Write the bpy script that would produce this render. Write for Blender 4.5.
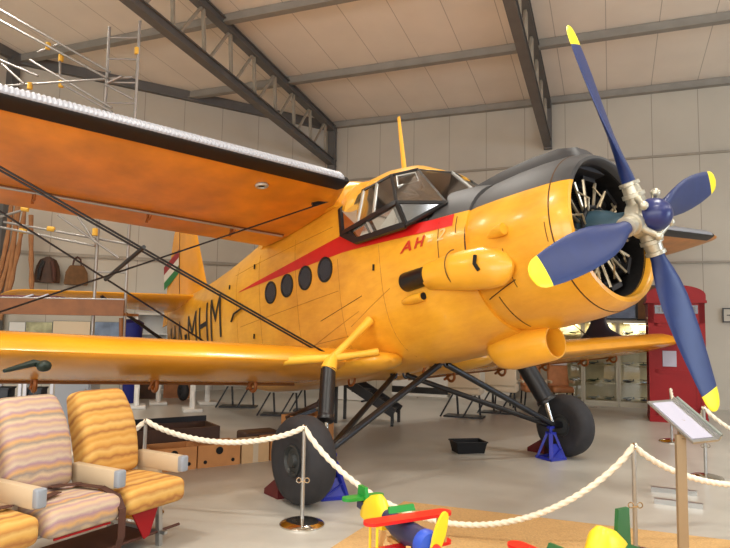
import bpy, bmesh, math, random
import numpy as np
from mathutils import Matrix, Vector
random.seed(7)
R = math.radians
S = bpy.context.scene
for o in list(bpy.data.objects): bpy.data.objects.remove(o)

# ------------------------------------------------------------------ camera
CF, CP, CR, CH = 623.741, 5.074, 1.015, 1.656
th, ro = R(CP), R(CR)
fw = np.array([0, math.cos(th), math.sin(th)]); up = np.array([0, -math.sin(th), math.cos(th)]); rt = np.array([1., 0, 0])
r2 = rt*math.cos(ro)+up*math.sin(ro); u2 = -rt*math.sin(ro)+up*math.cos(ro)
CAM = np.array([0, 0, CH])
cd = bpy.data.cameras.new('camera'); cam = bpy.data.objects.new('camera', cd); S.collection.objects.link(cam)
cd.sensor_width = 36; cd.lens = CF*36/730; cd.clip_start = .05; cd.clip_end = 200
mw = Matrix.Identity(4)
for i in range(3):
    mw[i][0] = r2[i]; mw[i][1] = u2[i]; mw[i][2] = -fw[i]; mw[i][3] = CAM[i]
cam.matrix_world = mw
S.camera = cam
# ------------------------------------------------------------------ world, light, exposure
S.view_settings.view_transform = 'Standard'; S.view_settings.look = 'None'
S.view_settings.exposure = 0.0; S.view_settings.gamma = 1
wd = bpy.data.worlds.new('world'); S.world = wd; wd.use_nodes = True
wd.node_tree.nodes['Background'].inputs[0].default_value = (.75, .85, 1, 1); wd.node_tree.nodes['Background'].inputs[1].default_value = 1.0

# hall frame: s along the right wall, n towards it
TW = R(-21.5)
dR = np.array([math.cos(TW), math.sin(TW), 0]); nR = np.array([-math.sin(TW), math.cos(TW), 0]); UPZ = np.array([0, 0, 1.])
def Wp(s, n, z=0): return dR*s+nR*n+UPZ*z
def zroof(n): return 7.65+.085*(16.2-n) if n > 3.6 else 8.72-.085*(3.6-n)

def area(name, loc, aim, sx, sy, power, col, spread=180):
    l = bpy.data.lights.new(name, 'AREA'); l.shape = 'RECTANGLE'; l.size = sx; l.size_y = sy; l.energy = power; l.color = col; l.spread = R(spread)
    o = bpy.data.objects.new(name, l); S.collection.objects.link(o); o.location = loc
    d = Vector(aim)-Vector(loc); o.rotation_euler = d.to_track_quat('-Z', 'Y').to_euler()
    return o
# daylight through the tall windows behind the photographer and on the right
WINS = [(-9, 3.0), (-3, 3.0), (3, 3.0), (9, 3.0)]
for s, hw in WINS:
    area('window_daylight', Wp(s, -8.8, 3.7), Wp(s, 6, 1.0), 4.6, 4.4, 420, (1, .97, .93))
area('door_daylight', Wp(15.7, 7, 3.0), Wp(0, 8, 1.0), 6, 4.6, 800, (.68, .81, 1))
LAMPS = [(s, n) for s in (-10.4, -4.4, 1.6, 7.6) for n in (-3, 2.2, 6.6) if (s, n) != (-4.4, 6.6)] + [(7.6, 11.9), (-3.6, 8.8)]  # last lamp added unseen so its reflection brightens the canopy glass
LAMP_POWER = 150; LAMP_COL = (1, .95, .86)

# ------------------------------------------------------------------ materials
def srgb(r, g, b):
    f = lambda c: (c/255/12.92) if c/255 <= .04045 else ((c/255+.055)/1.055)**2.4
    return (f(r), f(g), f(b), 1)
MATS = {}
def mat(name, col, rough=.5, metal=0, noise=0, nscale=6, bump=0, coat=0, spec=.5, emit=None):
    m = bpy.data.materials.new(name); m.use_nodes = True; nt = m.node_tree; b = nt.nodes['Principled BSDF']
    b.inputs['Base Color'].default_value = col; b.inputs['Roughness'].default_value = rough; b.inputs['Metallic'].default_value = metal
    b.inputs['Specular IOR Level'].default_value = spec; b.inputs['Coat Weight'].default_value = coat; b.inputs['Coat Roughness'].default_value = .12
    if emit: b.inputs['Emission Color'].default_value = emit[0]; b.inputs['Emission Strength'].default_value = emit[1]
    if noise or bump:
        tc = nt.nodes.new('ShaderNodeTexCoord'); n = nt.nodes.new('ShaderNodeTexNoise'); n.inputs['Scale'].default_value = nscale; n.inputs['Detail'].default_value = 5
        nt.links.new(tc.outputs['Object'], n.inputs['Vector'])
        if noise:
            r = nt.nodes.new('ShaderNodeMapRange'); r.inputs['From Min'].default_value = .3; r.inputs['From Max'].default_value = .7; r.inputs['To Min'].default_value = 1-noise; r.inputs['To Max'].default_value = 1+noise*.6
            nt.links.new(n.outputs['Fac'], r.inputs['Value'])
            v = nt.nodes.new('ShaderNodeVectorMath'); v.operation = 'SCALE'; v.inputs[0].default_value = col[:3]
            nt.links.new(r.outputs[0], v.inputs['Scale']); nt.links.new(v.outputs[0], b.inputs['Base Color'])
        if bump:
            bp = nt.nodes.new('ShaderNodeBump'); bp.inputs['Strength'].default_value = bump; bp.inputs['Distance'].default_value = .02
            nt.links.new(n.outputs['Fac'], bp.inputs['Height']); nt.links.new(bp.outputs[0], b.inputs['Normal'])
    MATS[name] = m; return m
def nodes(m): return m.node_tree, m.node_tree.nodes, m.node_tree.links, m.node_tree.nodes['Principled BSDF']
def math_node(nt, op, a, b=None, c=None):
    n = nt.nodes.new('ShaderNodeMath'); n.operation = op
    for i, x in enumerate((a, b, c)):
        if x is None: continue
        if isinstance(x, (int, float)): n.inputs[i].default_value = x
        else: nt.links.new(x, n.inputs[i])
    return n.outputs[0]
def mixcol(nt, fac, a, b):
    n = nt.nodes.new('ShaderNodeMix'); n.data_type = 'RGBA'
    nt.links.new(fac, n.inputs[0])
    for k, x in ((6, a), (7, b)):
        if isinstance(x, tuple): n.inputs[k].default_value = x
        else: nt.links.new(x, n.inputs[k])
    return n.outputs[2]

YEL = srgb(236, 170, 44)
mat('seam_soft', srgb(170, 112, 26), .7)
mat('yellow_paint', YEL, .34, noise=.14, nscale=2.2, coat=.25)
mat('gear_yellow', srgb(246, 186, 60), .4, noise=.08)
mat('upper_wing_shaded', srgb(224, 138, 24), .36, noise=.22, nscale=2.4, coat=.2)  # shade of the underside put into the colour, deeper orange than the other wings
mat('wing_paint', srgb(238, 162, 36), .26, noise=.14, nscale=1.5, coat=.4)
mat('anti_glare', srgb(56, 54, 55), .55, noise=.15, nscale=4)
mat('red_paint', srgb(206, 26, 22), .4, noise=.08)
mat('black_paint', srgb(22, 20, 20), .4)
mat('black_rubber', srgb(40, 39, 42), .75, noise=.2, nscale=14)
mat('boot_black', srgb(12, 12, 18), .4)
mat('boot_white', srgb(214, 214, 222), .4)
mat('rib_grey', srgb(170, 172, 180), .45)
mat('black_metal', srgb(17, 17, 21), .38, noise=.15)
mat('wheel_hub', srgb(60, 62, 62), .45, metal=.4)
mat('dark_seam', srgb(78, 48, 12), .8)
mat('frame_dark', srgb(88, 86, 84), .35, metal=.4)
mat('canopy_frame', srgb(28, 28, 30), .4)
mat('frame_silver', srgb(190, 190, 186), .35, metal=.6)
mat('cockpit_dark', srgb(30, 28, 28), .8, noise=.2)
mat('cockpit_seat', srgb(92, 74, 60), .8, noise=.25, nscale=9)
mat('prop_blue', srgb(24, 43, 96), .42, noise=.14, nscale=5)
mat('prop_yellow', srgb(248, 226, 30), .42)
mat('spinner_blue', srgb(36, 44, 98), .32, noise=.1)
mat('hub_metal', srgb(196, 190, 172), .34, metal=.65, noise=.1, nscale=12)
mat('engine_dark', srgb(34, 32, 32), .5, metal=.4, noise=.3, nscale=20)
mat('engine_case', srgb(58, 84, 98), .35, metal=.3, noise=.15)
mat('engine_rod', srgb(196, 180, 150), .3, metal=.8)
mat('flag_green', srgb(28, 120, 60), .5); mat('flag_white', srgb(226, 218, 205), .5); mat('flag_red', srgb(150, 34, 44), .5)
mat('jack_blue', srgb(28, 40, 150), .4, noise=.15, nscale=15)
mat('chock_red', srgb(84, 14, 16), .6, noise=.2)
mat('bronze', srgb(150, 86, 34), .45, metal=.3)
mat('steel', srgb(176, 176, 174), .28, metal=.85)
mat('chrome', srgb(205, 200, 190), .12, metal=1)
mat('rope', srgb(236, 226, 205), .85, noise=.08, nscale=60)
mat('purlin_steel', srgb(142, 138, 130), .55, noise=.12, nscale=3)
mat('roof_steel', srgb(100, 98, 96), .5, metal=.25, noise=.12, nscale=3)
mat('roof_steel_light', srgb(150, 142, 128), .55, noise=.1)
mat('tube_alu', srgb(150, 146, 142), .4, metal=.5)
mat('coupler', srgb(226, 176, 60), .5)
mat('brown_board', srgb(126, 76, 34), .55, noise=.2, nscale=5)
mat('phone_red', srgb(142, 5, 14), .45, noise=.06, spec=.3)
mat('phone_sign', srgb(90, 70, 40), .5)
mat('gold', srgb(220, 170, 60), .35, metal=.5)
mat('window_dark', srgb(40, 40, 52), .15)
mat('cardboard', srgb(184, 126, 72), .8, noise=.1, nscale=8)
mat('cardboard_dark', srgb(112, 74, 40), .8, noise=.2, nscale=8)
mat('carton_pale', srgb(196, 158, 112), .8, noise=.1)
mat('case_brown', srgb(72, 46, 28), .6, noise=.25, nscale=7)
mat('hole_black', srgb(14, 12, 10), .9)
mat('black_plastic', srgb(14, 14, 16), .55, spec=.3)
mat('cream_plastic', srgb(192, 172, 142), .45, noise=.05)
mat('grey_plastic', srgb(140, 146, 154), .35)
mat('belt_brown', srgb(78, 44, 32), .7, noise=.15)
mat('ash_label', srgb(190, 140, 86), .5)
mat('wood_tan', srgb(198, 150, 88), .6, noise=.15, nscale=9)
mat('toy_red', srgb(216, 32, 26), .35); mat('toy_yellow', srgb(240, 204, 40), .4); mat('toy_green', srgb(28, 138, 52), .4); mat('toy_navy', srgb(44, 50, 82), .45)
mat('toy_dark_green', srgb(34, 96, 52), .45)
mat('toy_blue', srgb(40, 80, 190), .4)
mat('sign_paper', srgb(172, 170, 186), .55)
mat('sign_post', srgb(160, 140, 112), .35, metal=.35)
mat('alu_frame', srgb(172, 164, 142), .4, metal=.3)
mat('case_back', srgb(214, 200, 160), .6, noise=.08)
mat('white_board', srgb(214, 212, 206), .5)
mat('cream_board', srgb(210, 190, 160), .6)
mat('tan_leather', srgb(172, 112, 66), .6, noise=.2)
mat('model_grey', srgb(120, 126, 120), .5, noise=.2); mat('model_green', srgb(72, 90, 62), .6); mat('model_silver', srgb(190, 196, 200), .3, metal=.4); mat('model_dark', srgb(40, 44, 50), .5)
mat('dark_navy', srgb(30, 24, 40), .5, noise=.2)
mat('sky_print', srgb(120, 136, 160), .5, noise=.5, nscale=3)
mat('net_tan', srgb(150, 104, 66), .9, noise=.2)
mat('bag_brown', srgb(104, 72, 40), .85, noise=.25, nscale=8)
mat('bin_blue', srgb(28, 40, 130), .5)
mat('poster', srgb(170, 168, 130), .6, noise=.5, nscale=5)
mat('letter_red', srgb(190, 44, 20), .5); mat('letter_pale', srgb(216, 190, 130), .5)
mat('lamp_white', srgb(240, 236, 224), .5)
mat('lamp_glow', (1, .93, .8, 1), .5, emit=((1, .92, .78, 1), 6))

mat('case_glow', (1, .93, .75, 1), .5, emit=((1, .93, .72, 1), 1.5))
# pattern materials
def wall_mat(name, col, axis, seam, spacing=1.0, w=.012, rough=.75):
    m = mat(name, col, rough); nt, N, L, b = nodes(m)
    tc = N.new('ShaderNodeTexCoord'); sp = N.new('ShaderNodeSeparateXYZ'); L.new(tc.outputs['Object'], sp.inputs[0])
    f = math_node(nt, 'FRACT', math_node(nt, 'DIVIDE', sp.outputs[axis], spacing))
    seamf = math_node(nt, 'LESS_THAN', f, w/spacing)
    n = N.new('ShaderNodeTexNoise'); n.inputs['Scale'].default_value = 1.1; n.inputs['Detail'].default_value = 6; L.new(tc.outputs['Object'], n.inputs['Vector'])
    base = mixcol(nt, n.outputs['Fac'], tuple(c*.9 for c in col[:3])+(1,), tuple(min(1, c*1.1) for c in col[:3])+(1,))
    L.new(mixcol(nt, seamf, base, seam), b.inputs['Base Color']); return m
wall_mat('wall_panel', srgb(184, 177, 163), 0, srgb(146, 138, 126), w=.016)
wall_mat('roof_panel', srgb(228, 218, 204), 0, srgb(180, 170, 156), w=.016)

m = mat('floor_paint', srgb(186, 182, 170), .26, spec=.45); nt, N, L, b = nodes(m)
tc = N.new('ShaderNodeTexCoord'); n1 = N.new('ShaderNodeTexNoise'); n1.inputs['Scale'].default_value = .55; n1.inputs['Detail'].default_value = 8; n1.inputs['Roughness'].default_value = .65
L.new(tc.outputs['Object'], n1.inputs['Vector'])
cr = N.new('ShaderNodeValToRGB'); cr.color_ramp.elements[0].position = .3; cr.color_ramp.elements[0].color = srgb(160, 157, 148); cr.color_ramp.elements[1].position = .7; cr.color_ramp.elements[1].color = srgb(192, 189, 180)
L.new(n1.outputs['Fac'], cr.inputs[0]); L.new(cr.outputs[0], b.inputs['Base Color'])
rr = N.new('ShaderNodeMapRange'); rr.inputs['To Min'].default_value = .2; rr.inputs['To Max'].default_value = .42; L.new(n1.outputs['Fac'], rr.inputs[0]); L.new(rr.outputs[0], b.inputs['Roughness'])

mat('mat_tan', srgb(196, 158, 104), .95, noise=.16, nscale=70, bump=.5)

def stripe_mat(name, cols, scale=1.0):
    m = mat(name, cols[0], .9); nt, N, L, b = nodes(m)
    tc = N.new('ShaderNodeTexCoord'); sp = N.new('ShaderNodeSeparateXYZ'); L.new(tc.outputs['Object'], sp.inputs[0])
    wv = math_node(nt, 'MULTIPLY', math_node(nt, 'SINE', math_node(nt, 'MULTIPLY', sp.outputs[0], 46)), .003)
    ns = N.new('ShaderNodeTexNoise'); ns.inputs['Scale'].default_value = 14; L.new(tc.outputs['Object'], ns.inputs['Vector'])
    t = math_node(nt, 'ADD', math_node(nt, 'ADD', sp.outputs[2], math_node(nt, 'MULTIPLY', sp.outputs[1], .95)), wv)
    t = math_node(nt, 'ADD', t, math_node(nt, 'MULTIPLY', ns.outputs['Fac'], .045))
    f = math_node(nt, 'FRACT', math_node(nt, 'MULTIPLY', t, 4.4*scale))
    cr = N.new('ShaderNodeValToRGB'); e = cr.color_ramp.elements; k = len(cols)
    while len(e) < k+1: e.new(.5)
    for i in range(k+1): e[i].position = i/k; e[i].color = cols[i % k]
    L.new(f, cr.inputs[0]); L.new(cr.outputs[0], b.inputs['Base Color'])
    n2 = N.new('ShaderNodeTexNoise'); n2.inputs['Scale'].default_value = 160; L.new(tc.outputs['Object'], n2.inputs['Vector'])
    bp = N.new('ShaderNodeBump'); bp.inputs['Strength'].default_value = .3; bp.inputs['Distance'].default_value = .005; L.new(n2.outputs['Fac'], bp.inputs['Height']); L.new(bp.outputs[0], b.inputs['Normal'])
stripe_mat('fabric_pink', [srgb(180, 152, 142), srgb(198, 170, 132), srgb(172, 138, 138), srgb(204, 180, 146), srgb(146, 132, 124), srgb(204, 160, 104), srgb(164, 130, 140), srgb(196, 178, 152)])
stripe_mat('fabric_yellow', [srgb(206, 154, 74), srgb(212, 168, 92), srgb(198, 142, 64), srgb(210, 162, 82), srgb(160, 104, 54), srgb(206, 156, 76), srgb(214, 174, 100), srgb(182, 126, 64)])

def glass_mat(name, tint, gl=.25, rough=.03):
    m = bpy.data.materials.new(name); m.use_nodes = True; nt = m.node_tree; nt.nodes.clear()
    o = nt.nodes.new('ShaderNodeOutputMaterial'); t = nt.nodes.new('ShaderNodeBsdfTransparent'); t.inputs[0].default_value = tint
    g = nt.nodes.new('ShaderNodeBsdfGlossy'); g.inputs['Roughness'].default_value = rough
    f = nt.nodes.new('ShaderNodeFresnel'); f.inputs[0].default_value = 1.5
    a = nt.nodes.new('ShaderNodeMath'); a.operation = 'MULTIPLY_ADD'; a.inputs[1].default_value = .9; a.inputs[2].default_value = gl; a.use_clamp = True
    nt.links.new(f.outputs[0], a.inputs[0]); mx = nt.nodes.new('ShaderNodeMixShader'); nt.links.new(a.outputs[0], mx.inputs[0])
    nt.links.new(t.outputs[0], mx.inputs[1]); nt.links.new(g.outputs[0], mx.inputs[2]); nt.links.new(mx.outputs[0], o.inputs[0]); MATS[name] = m
glass_mat('canopy_glass', (.46, .52, .58, 1), .34, .08)
glass_mat('case_glass', (.95, .96, .94, 1), .02)

# ------------------------------------------------------------------ mesh tools
def nrm(v):
    v = np.array(v, float); l = np.linalg.norm(v); return v/l if l > 1e-9 else v
def frame_of(d):
    d = nrm(d); a = np.array([0, 0, 1.]) if abs(d[2]) < .9 else np.array([1., 0, 0])
    x = nrm(np.cross(a, d)); return x, np.cross(d, x), d
class M:
    def __init__(s): s.v = []; s.f = []
    def add(s, vs, fs):
        b = len(s.v); s.v += [tuple(map(float, p)) for p in vs]; s.f += [tuple(i+b for i in f) for f in fs]; return s
    def box(s, c, sz, ax=None):
        c = np.array(c, float); X, Y, Z = ax if ax is not None else np.eye(3)
        X, Y, Z = np.array(X), np.array(Y), np.array(Z); h = np.array(sz)/2.
        vs = [c+X*h[0]*i+Y*h[1]*j+Z*h[2]*k for k in (-1, 1) for j in (-1, 1) for i in (-1, 1)]
        return s.add(vs, [(0, 2, 3, 1), (4, 5, 7, 6), (0, 1, 5, 4), (2, 6, 7, 3), (0, 4, 6, 2), (1, 3, 7, 5)])
    def rbox(s, c, sz, bev=.02, seg=3, cuts=0, fn=None, ax=None):
        bm = bmesh.new(); bmesh.ops.create_cube(bm, size=1)
        for v in bm.verts: v.co = Vector((v.co.x*sz[0], v.co.y*sz[1], v.co.z*sz[2]))
        bmesh.ops.bevel(bm, geom=bm.edges[:], offset=bev, segments=seg, profile=.5, affect='EDGES')
        if cuts: bmesh.ops.subdivide_edges(bm, edges=[e for e in bm.edges if e.calc_length() > min(sz)*.9], cuts=cuts, use_grid_fill=True)
        bm.verts.index_update(); c = np.array(c, float); A = np.array(ax) if ax is not None else np.eye(3)
        vs = []
        for v in bm.verts:
            p = np.array(v.co)
            if fn: p = np.array(fn(p))
            vs.append(c+A.T@p)
        fs = [tuple(v.index for v in f.verts) for f in bm.faces]; bm.free(); return s.add(vs, fs)
    def bar(s, p, q, w, t=None, upv=(0, 0, 1)):
        p = np.array(p, float); q = np.array(q, float); t = t or w; d = nrm(q-p); x = np.cross(d, np.array(upv, float))
        if np.linalg.norm(x) < 1e-3: x = np.cross(d, [1, 0, 0])
        x = nrm(x); y = np.cross(x, d); return s.box((p+q)/2, (w, t, np.linalg.norm(q-p)), (x, y, d))
    def tube(s, pts, r, n=8, cap=True, fx=None):
        pts = [np.array(p, float) for p in pts]; k = len(pts); rs = r if isinstance(r, (list, tuple)) else [r]*k
        x = None; vs = []
        for i in range(k):
            d = nrm(pts[min(i+1, k-1)]-pts[max(i-1, 0)])
            if x is None: x, y, _ = frame_of(d)
            else: x = nrm(x-d*(x@d)); 
            y = np.cross(d, x)
            for j in range(n):
                a = 2*math.pi*j/n; rad = rs[i]*(fx(i, a) if fx else 1); vs.append(pts[i]+x*rad*math.cos(a)+y*rad*math.sin(a))
        return s.loft_raw(vs, k, n, cap)
    def loft_raw(s, vs, k, n, cap=True):
        fs = [(i*n+j, i*n+(j+1) % n, (i+1)*n+(j+1) % n, (i+1)*n+j) for i in range(k-1) for j in range(n)]
        if cap: fs += [tuple(reversed(range(n))), tuple((k-1)*n+j for j in range(n))]
        return s.add(vs, fs)
    def loft(s, rings, cap=True):
        return s.loft_raw([p for r in rings for p in r], len(rings), len(rings[0]), cap)
    def lathe(s, prof, o, d, n=24, cap=True):
        x, y, d = frame_of(d); o = np.array(o, float)
        return s.loft([[o+d*h+(x*math.cos(2*math.pi*j/n)+y*math.sin(2*math.pi*j/n))*r for j in range(n)] for h, r in prof], cap)
    def cyl(s, p, q, r, n=16, r2=None):
        return s.tube([p, q], [r, r if r2 is None else r2], n)
    def sphere(s, c, r, n=16, sc=(1, 1, 1)):
        c = np.array(c, float); k = max(5, n//2)
        rings = [[c+np.array([r*sc[0]*math.sin(a)*math.cos(2*math.pi*j/n), r*sc[1]*math.sin(a)*math.sin(2*math.pi*j/n), -r*sc[2]*math.cos(a)]) for j in range(n)] for a in [math.pi*(i+.02)/(k+.04)*1.0 for i in range(k+1)]]
        return s.loft(rings)
    def torus(s, c, ax, Rr, r, n=24, m=8):
        x, y, d = frame_of(ax); c = np.array(c, float); vs = []
        for i in range(n):
            a = 2*math.pi*i/n; e = x*math.cos(a)+y*math.sin(a)
            for j in range(m):
                b = 2*math.pi*j/m; vs.append(c+e*(Rr+r*math.cos(b))+d*r*math.sin(b))
        return s.add(vs, [(i*m+j, i*m+(j+1) % m, ((i+1) % n)*m+(j+1) % m, ((i+1) % n)*m+j) for i in range(n) for j in range(m)])
    def prism(s, pts, ext):
        ext = np.array(ext, float); a = [np.array(p, float) for p in pts]; return s.loft([a, [p+ext for p in a]])
    def grid(s, f, us, vs_):
        P = [f(u, v) for u in us for v in vs_]; n = len(vs_)
        return s.add(P, [(i*n+j, (i+1)*n+j, (i+1)*n+j+1, i*n+j+1) for i in range(len(us)-1) for j in range(n-1)])
    def build(s, name, m, parent=None, T=None, smooth=40, loc=None):
        me = bpy.data.meshes.new(name); vs = np.array(s.v)
        if T is not None: vs = np.array([T(p) for p in vs])
        o = bpy.data.objects.new(name, me); S.collection.objects.link(o)
        if parent is not None: o.parent = parent
        elif loc == 'auto' or loc is None:
            c = np.array([(vs[:, 0].min()+vs[:, 0].max())/2, (vs[:, 1].min()+vs[:, 1].max())/2, vs[:, 2].min()])
            if loc == 'auto': vs = vs-c; o.location = c
        else:
            vs = vs-np.array(loc); o.location = loc
        me.from_pydata([tuple(v) for v in vs], [], s.f)
        bm = bmesh.new(); bm.from_mesh(me); bmesh.ops.recalc_face_normals(bm, faces=bm.faces); bm.to_mesh(me); bm.free()
        me.materials.append(MATS[m] if isinstance(m, str) else m)
        if smooth:
            me.polygons.foreach_set('use_smooth', [True]*len(me.polygons)); me.set_sharp_from_angle(angle=R(smooth))
        return o
def tag(o, label, cat=None, group=None):
    o['label'] = label
    if cat: o['category'] = cat
    if group: o['group'] = group
    return o
def thing(name, label, cat, loc=(0, 0, 0), rz=0, group=None):
    o = bpy.data.objects.new(name, None); S.collection.objects.link(o); o.location = loc; o.rotation_euler = (0, 0, rz); o.empty_display_size = .2
    return tag(o, label, cat, group)
def struct(name, m, mesh, **k):
    o = mesh.build(name, m, **k); o['kind'] = 'structure'; return o
KIDS = {}
def dup(root, loc, rz, label=None, group=None):
    def cp(o, par):
        c = o.copy(); S.collection.objects.link(c)
        if par is not None: c.parent = par
        for ch in [x for x in bpy.data.objects if x.parent == o]: cp(ch, c)
        return c
    r = cp(root, None); r.location = loc; r.rotation_euler = (0, 0, rz)
    if label: r['label'] = label
    if group: r['group'] = group
    return r
def ray(u, v):
    return nrm(fw+(u-365)/CF*r2-(v-274)/CF*u2)
def at(u, v, depth):            # point seen at a pixel of the photo, at a given distance into the hall
    r = ray(u, v); return CAM+r*(depth/r[1])
def at_plane(u, v, p, n):
    r = ray(u, v); n = np.array(n, float); return CAM+r*(((np.array(p)-CAM)@n)/(r@n))
def at_floor(u, v, z=0): return at_plane(u, v, (0, 0, z), (0, 0, 1))

# ================================================================== THE HALL
HALLROT = (0, 0, TW)
def hall(mesh_local_name, m, mesh, **k):   # mesh given in hall coordinates (s, n, z)
    o = mesh.build(mesh_local_name, m, parent=HALL0, **k); o.parent = None; o.rotation_euler = HALLROT; return o
HALL0 = bpy.data.objects.new('hall_axis', None)
def hs(name, m, mesh, **k):
    o = hall(name, m, mesh, **k); o['kind'] = 'structure'; return o
SL, SRt, NB, NW = -13.3, 16.0, -9.0, 16.2
C1, C2 = (-7.5, 16.2), (-13.3, 10.43)
fl = M(); fl.add([(SL, NB, 0), (SRt, NB, 0), (SRt, NW, 0), (C1[0], NW, 0), (C2[0], C2[1], 0)] + [(SL, NB, -.2), (SRt, NB, -.2), (SRt, NW, -.2), (C1[0], NW, -.2), (C2[0], C2[1], -.2)],
   [(0, 1, 2, 3, 4), (9, 8, 7, 6, 5)]+[(i, (i+1) % 5, (i+1) % 5+5, i+5) for i in range(5)])
hs('floor', 'floor_paint', fl)
hs('wall_right', 'wall_panel', M().box(((SRt+C1[0])/2, NW+.1, 3.9), (SRt-C1[0], .2, 7.8)))
# chamfer wall: local object with its own axis so that the panel seams run along it
cw = M().box((4.09, .1, 3.95), (8.18, .2, 8.3))
o = cw.build('wall_left', 'wall_panel', loc=(0, 0, 0)); o.location = Wp(*C2); o.rotation_euler = (0, 0, TW+R(44.85)); o['kind'] = 'structure'
lw = M().box((-(C2[1]-NB)/2, .1, 4.2), (C2[1]-NB, .2, 9.2))
o = lw.build('wall_side', 'wall_panel', loc=(0, 0, 0)); o.location = Wp(*C2); o.rotation_euler = (0, 0, TW+R(90)); o['kind'] = 'structure'
hs('wall_far', 'wall_panel', M().box((SRt+.1, (NB+NW)/2, 1.0), (.2, NW-NB, 2.0)).box((SRt+.1, (NB+NW)/2, 7.2), (.2, NW-NB, 3.2)).box((SRt+.1, (NB+4)/2, 3.6), (.2, 4-NB, 5)).box((SRt+.1, 13.1, 3.6), (.2, 6.2, 5)))
bw = M().box(((SL+SRt)/2, NB-.1, .65), (SRt-SL, .2, 1.3)).box(((SL+SRt)/2, NB-.1, 7.0), (SRt-SL, .2, 2.0))
edges = [SL]
for s, hw in WINS: edges += [s-2.4, s+2.4]
edges.append(SRt)
for i in range(0, len(edges), 2): bw.box(((edges[i]+edges[i+1])/2, NB-.1, 3.65), (edges[i+1]-edges[i], .2, 4.7))
hs('wall_back', 'wall_panel', bw)
for i, (s, hw) in enumerate(WINS):
    w = M()
    for x in (-2.4, -1.2, 0, 1.2, 2.4): w.box((s+x, NB-.1, 3.65), (.08, .1, 4.7))
    for z in (1.34, 2.8, 4.4, 5.96): w.box((s, NB-.1, z), (4.8, .1, .08))
    hs('window_%d' % (i+1), 'frame_silver', w)
dw = M()
for n in (4, 6, 8, 10): dw.box((SRt+.1, n, 3.6), (.1, .12, 5))
for z in (2.05, 3.6, 5.55): dw.box((SRt+.1, 7, z), (.1, 6, .12))
hs('window_5', 'frame_silver', dw)
# roof
rf = M()
def slab(n0, n1):
    z0, z1 = zroof(n0), zroof(n1)
    rf.add([(SL-.2, n0, z0), (SRt+.2, n0, z0), (SRt+.2, n1, z1), (SL-.2, n1, z1), (SL-.2, n0, z0+.15), (SRt+.2, n0, z0+.15), (SRt+.2, n1, z1+.15), (SL-.2, n1, z1+.15)],
           [(0, 1, 2, 3), (7, 6, 5, 4), (0, 4, 5, 1), (1, 5, 6, 2), (2, 6, 7, 3), (3, 7, 4, 0)])
slab(3.6, 16.4); slab(NB-.2, 3.6)
hs('ceiling', 'roof_panel', rf, smooth=0)
tn = 0
def trim(m, mesh, **k):
    global tn; tn += 1; return hs('trim_%d' % tn, m, mesh, **k)
# purlins, eave beam, girts
for n, h in ((16.12, .16), (13.3, .17), (10.5, .17), (7.7, .17), (4.9, .17)):
    s0 = C1[0] if n > 16 else (C2[0]+(n-C2[1]) if n > C2[1] else C2[0])
    p = M(); z = zroof(n)-.01
    p.box(((s0+SRt)/2, n, z-h/2), (SRt-s0, .10, h)).box(((s0+SRt)/2, n, z-h), (SRt-s0, .17, .025))
    trim('purlin_steel', p)
# beam along the top of the angled wall
a = np.array([C1[0], 16.14, zroof(16.14)-.12]); b_ = np.array([C2[0], C2[1]-.06, zroof(C2[1])-.12])
trim('roof_steel', M().bar(a, b_, .12, .24).bar(a-[0, 0, .12], b_-[0, 0, .12], .2, .03))
a = np.array([C2[0]+.08, C2[1], zroof(C2[1])-.12]); b_ = np.array([C2[0]+.08, 3.6, zroof(3.6)-.12])
trim('roof_steel', M().bar(a, b_, .12, .22))
for z in (5.91, 3.34):
    trim('roof_steel_light', M().box(((C1[0]+SRt)/2, NW-.03, z), (SRt-C1[0], .06, .05)))
    trim('roof_steel_light', M().bar((C1[0], 16.17, z), (C2[0], C2[1]-.04, z), .05, .08))
# columns
trim('roof_steel', M().box((-7.4, 16.08, 3.75), (.14, .2, 7.5)).box((-7.4, 15.97, 3.75), (.22, .02, 7.5)))
trim('roof_steel', M().box((C2[0]+.1, C2[1]-.1, 4.0), (.2, .2, 8.0)))
trim('roof_steel', M().box((-1.41, 16.1, 6.9), (.2, .14, 1.2)))
# two lattice roof trusses
def truss(s):
    t = M(); top = lambda n: 7.42+(16.15-n)*.0925 if n > 3.6 else 7.42+12.55*.0925-(3.6-n)*.0925
    bot = lambda n: 6.42+(16.15-n)*.0815 if n > 3.6 else 6.42+12.55*.0815-(3.6-n)*.0815
    for f, hh in ((top, .07), (bot, .07)):
        for n0, n1 in ((16.15, 3.6), (3.6, NB)):
            a, b = np.array([s, n0, f(n0)]), np.array([s, n1, f(n1)])
            t.bar(a, b, .09, .17)
            for dz in (.085, -.085): t.bar(a+[0, 0, dz], b+[0, 0, dz], .19, .025)
    trim('roof_steel', t)
    w = M(); n = 15.6; k = 0
    while n > NB+.4:
        w.bar((s, n, bot(n)), (s, n-.1, top(n-.1)), .07, .05)
        n1 = n-.85
        w.bar((s, n1, bot(n1)), (s, n-.1, top(n)), .05, .05); n -= .95
    trim('roof_steel_light', w)
truss(-7.4); truss(-1.41)
bpy.data.objects.remove(HALL0)

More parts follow.
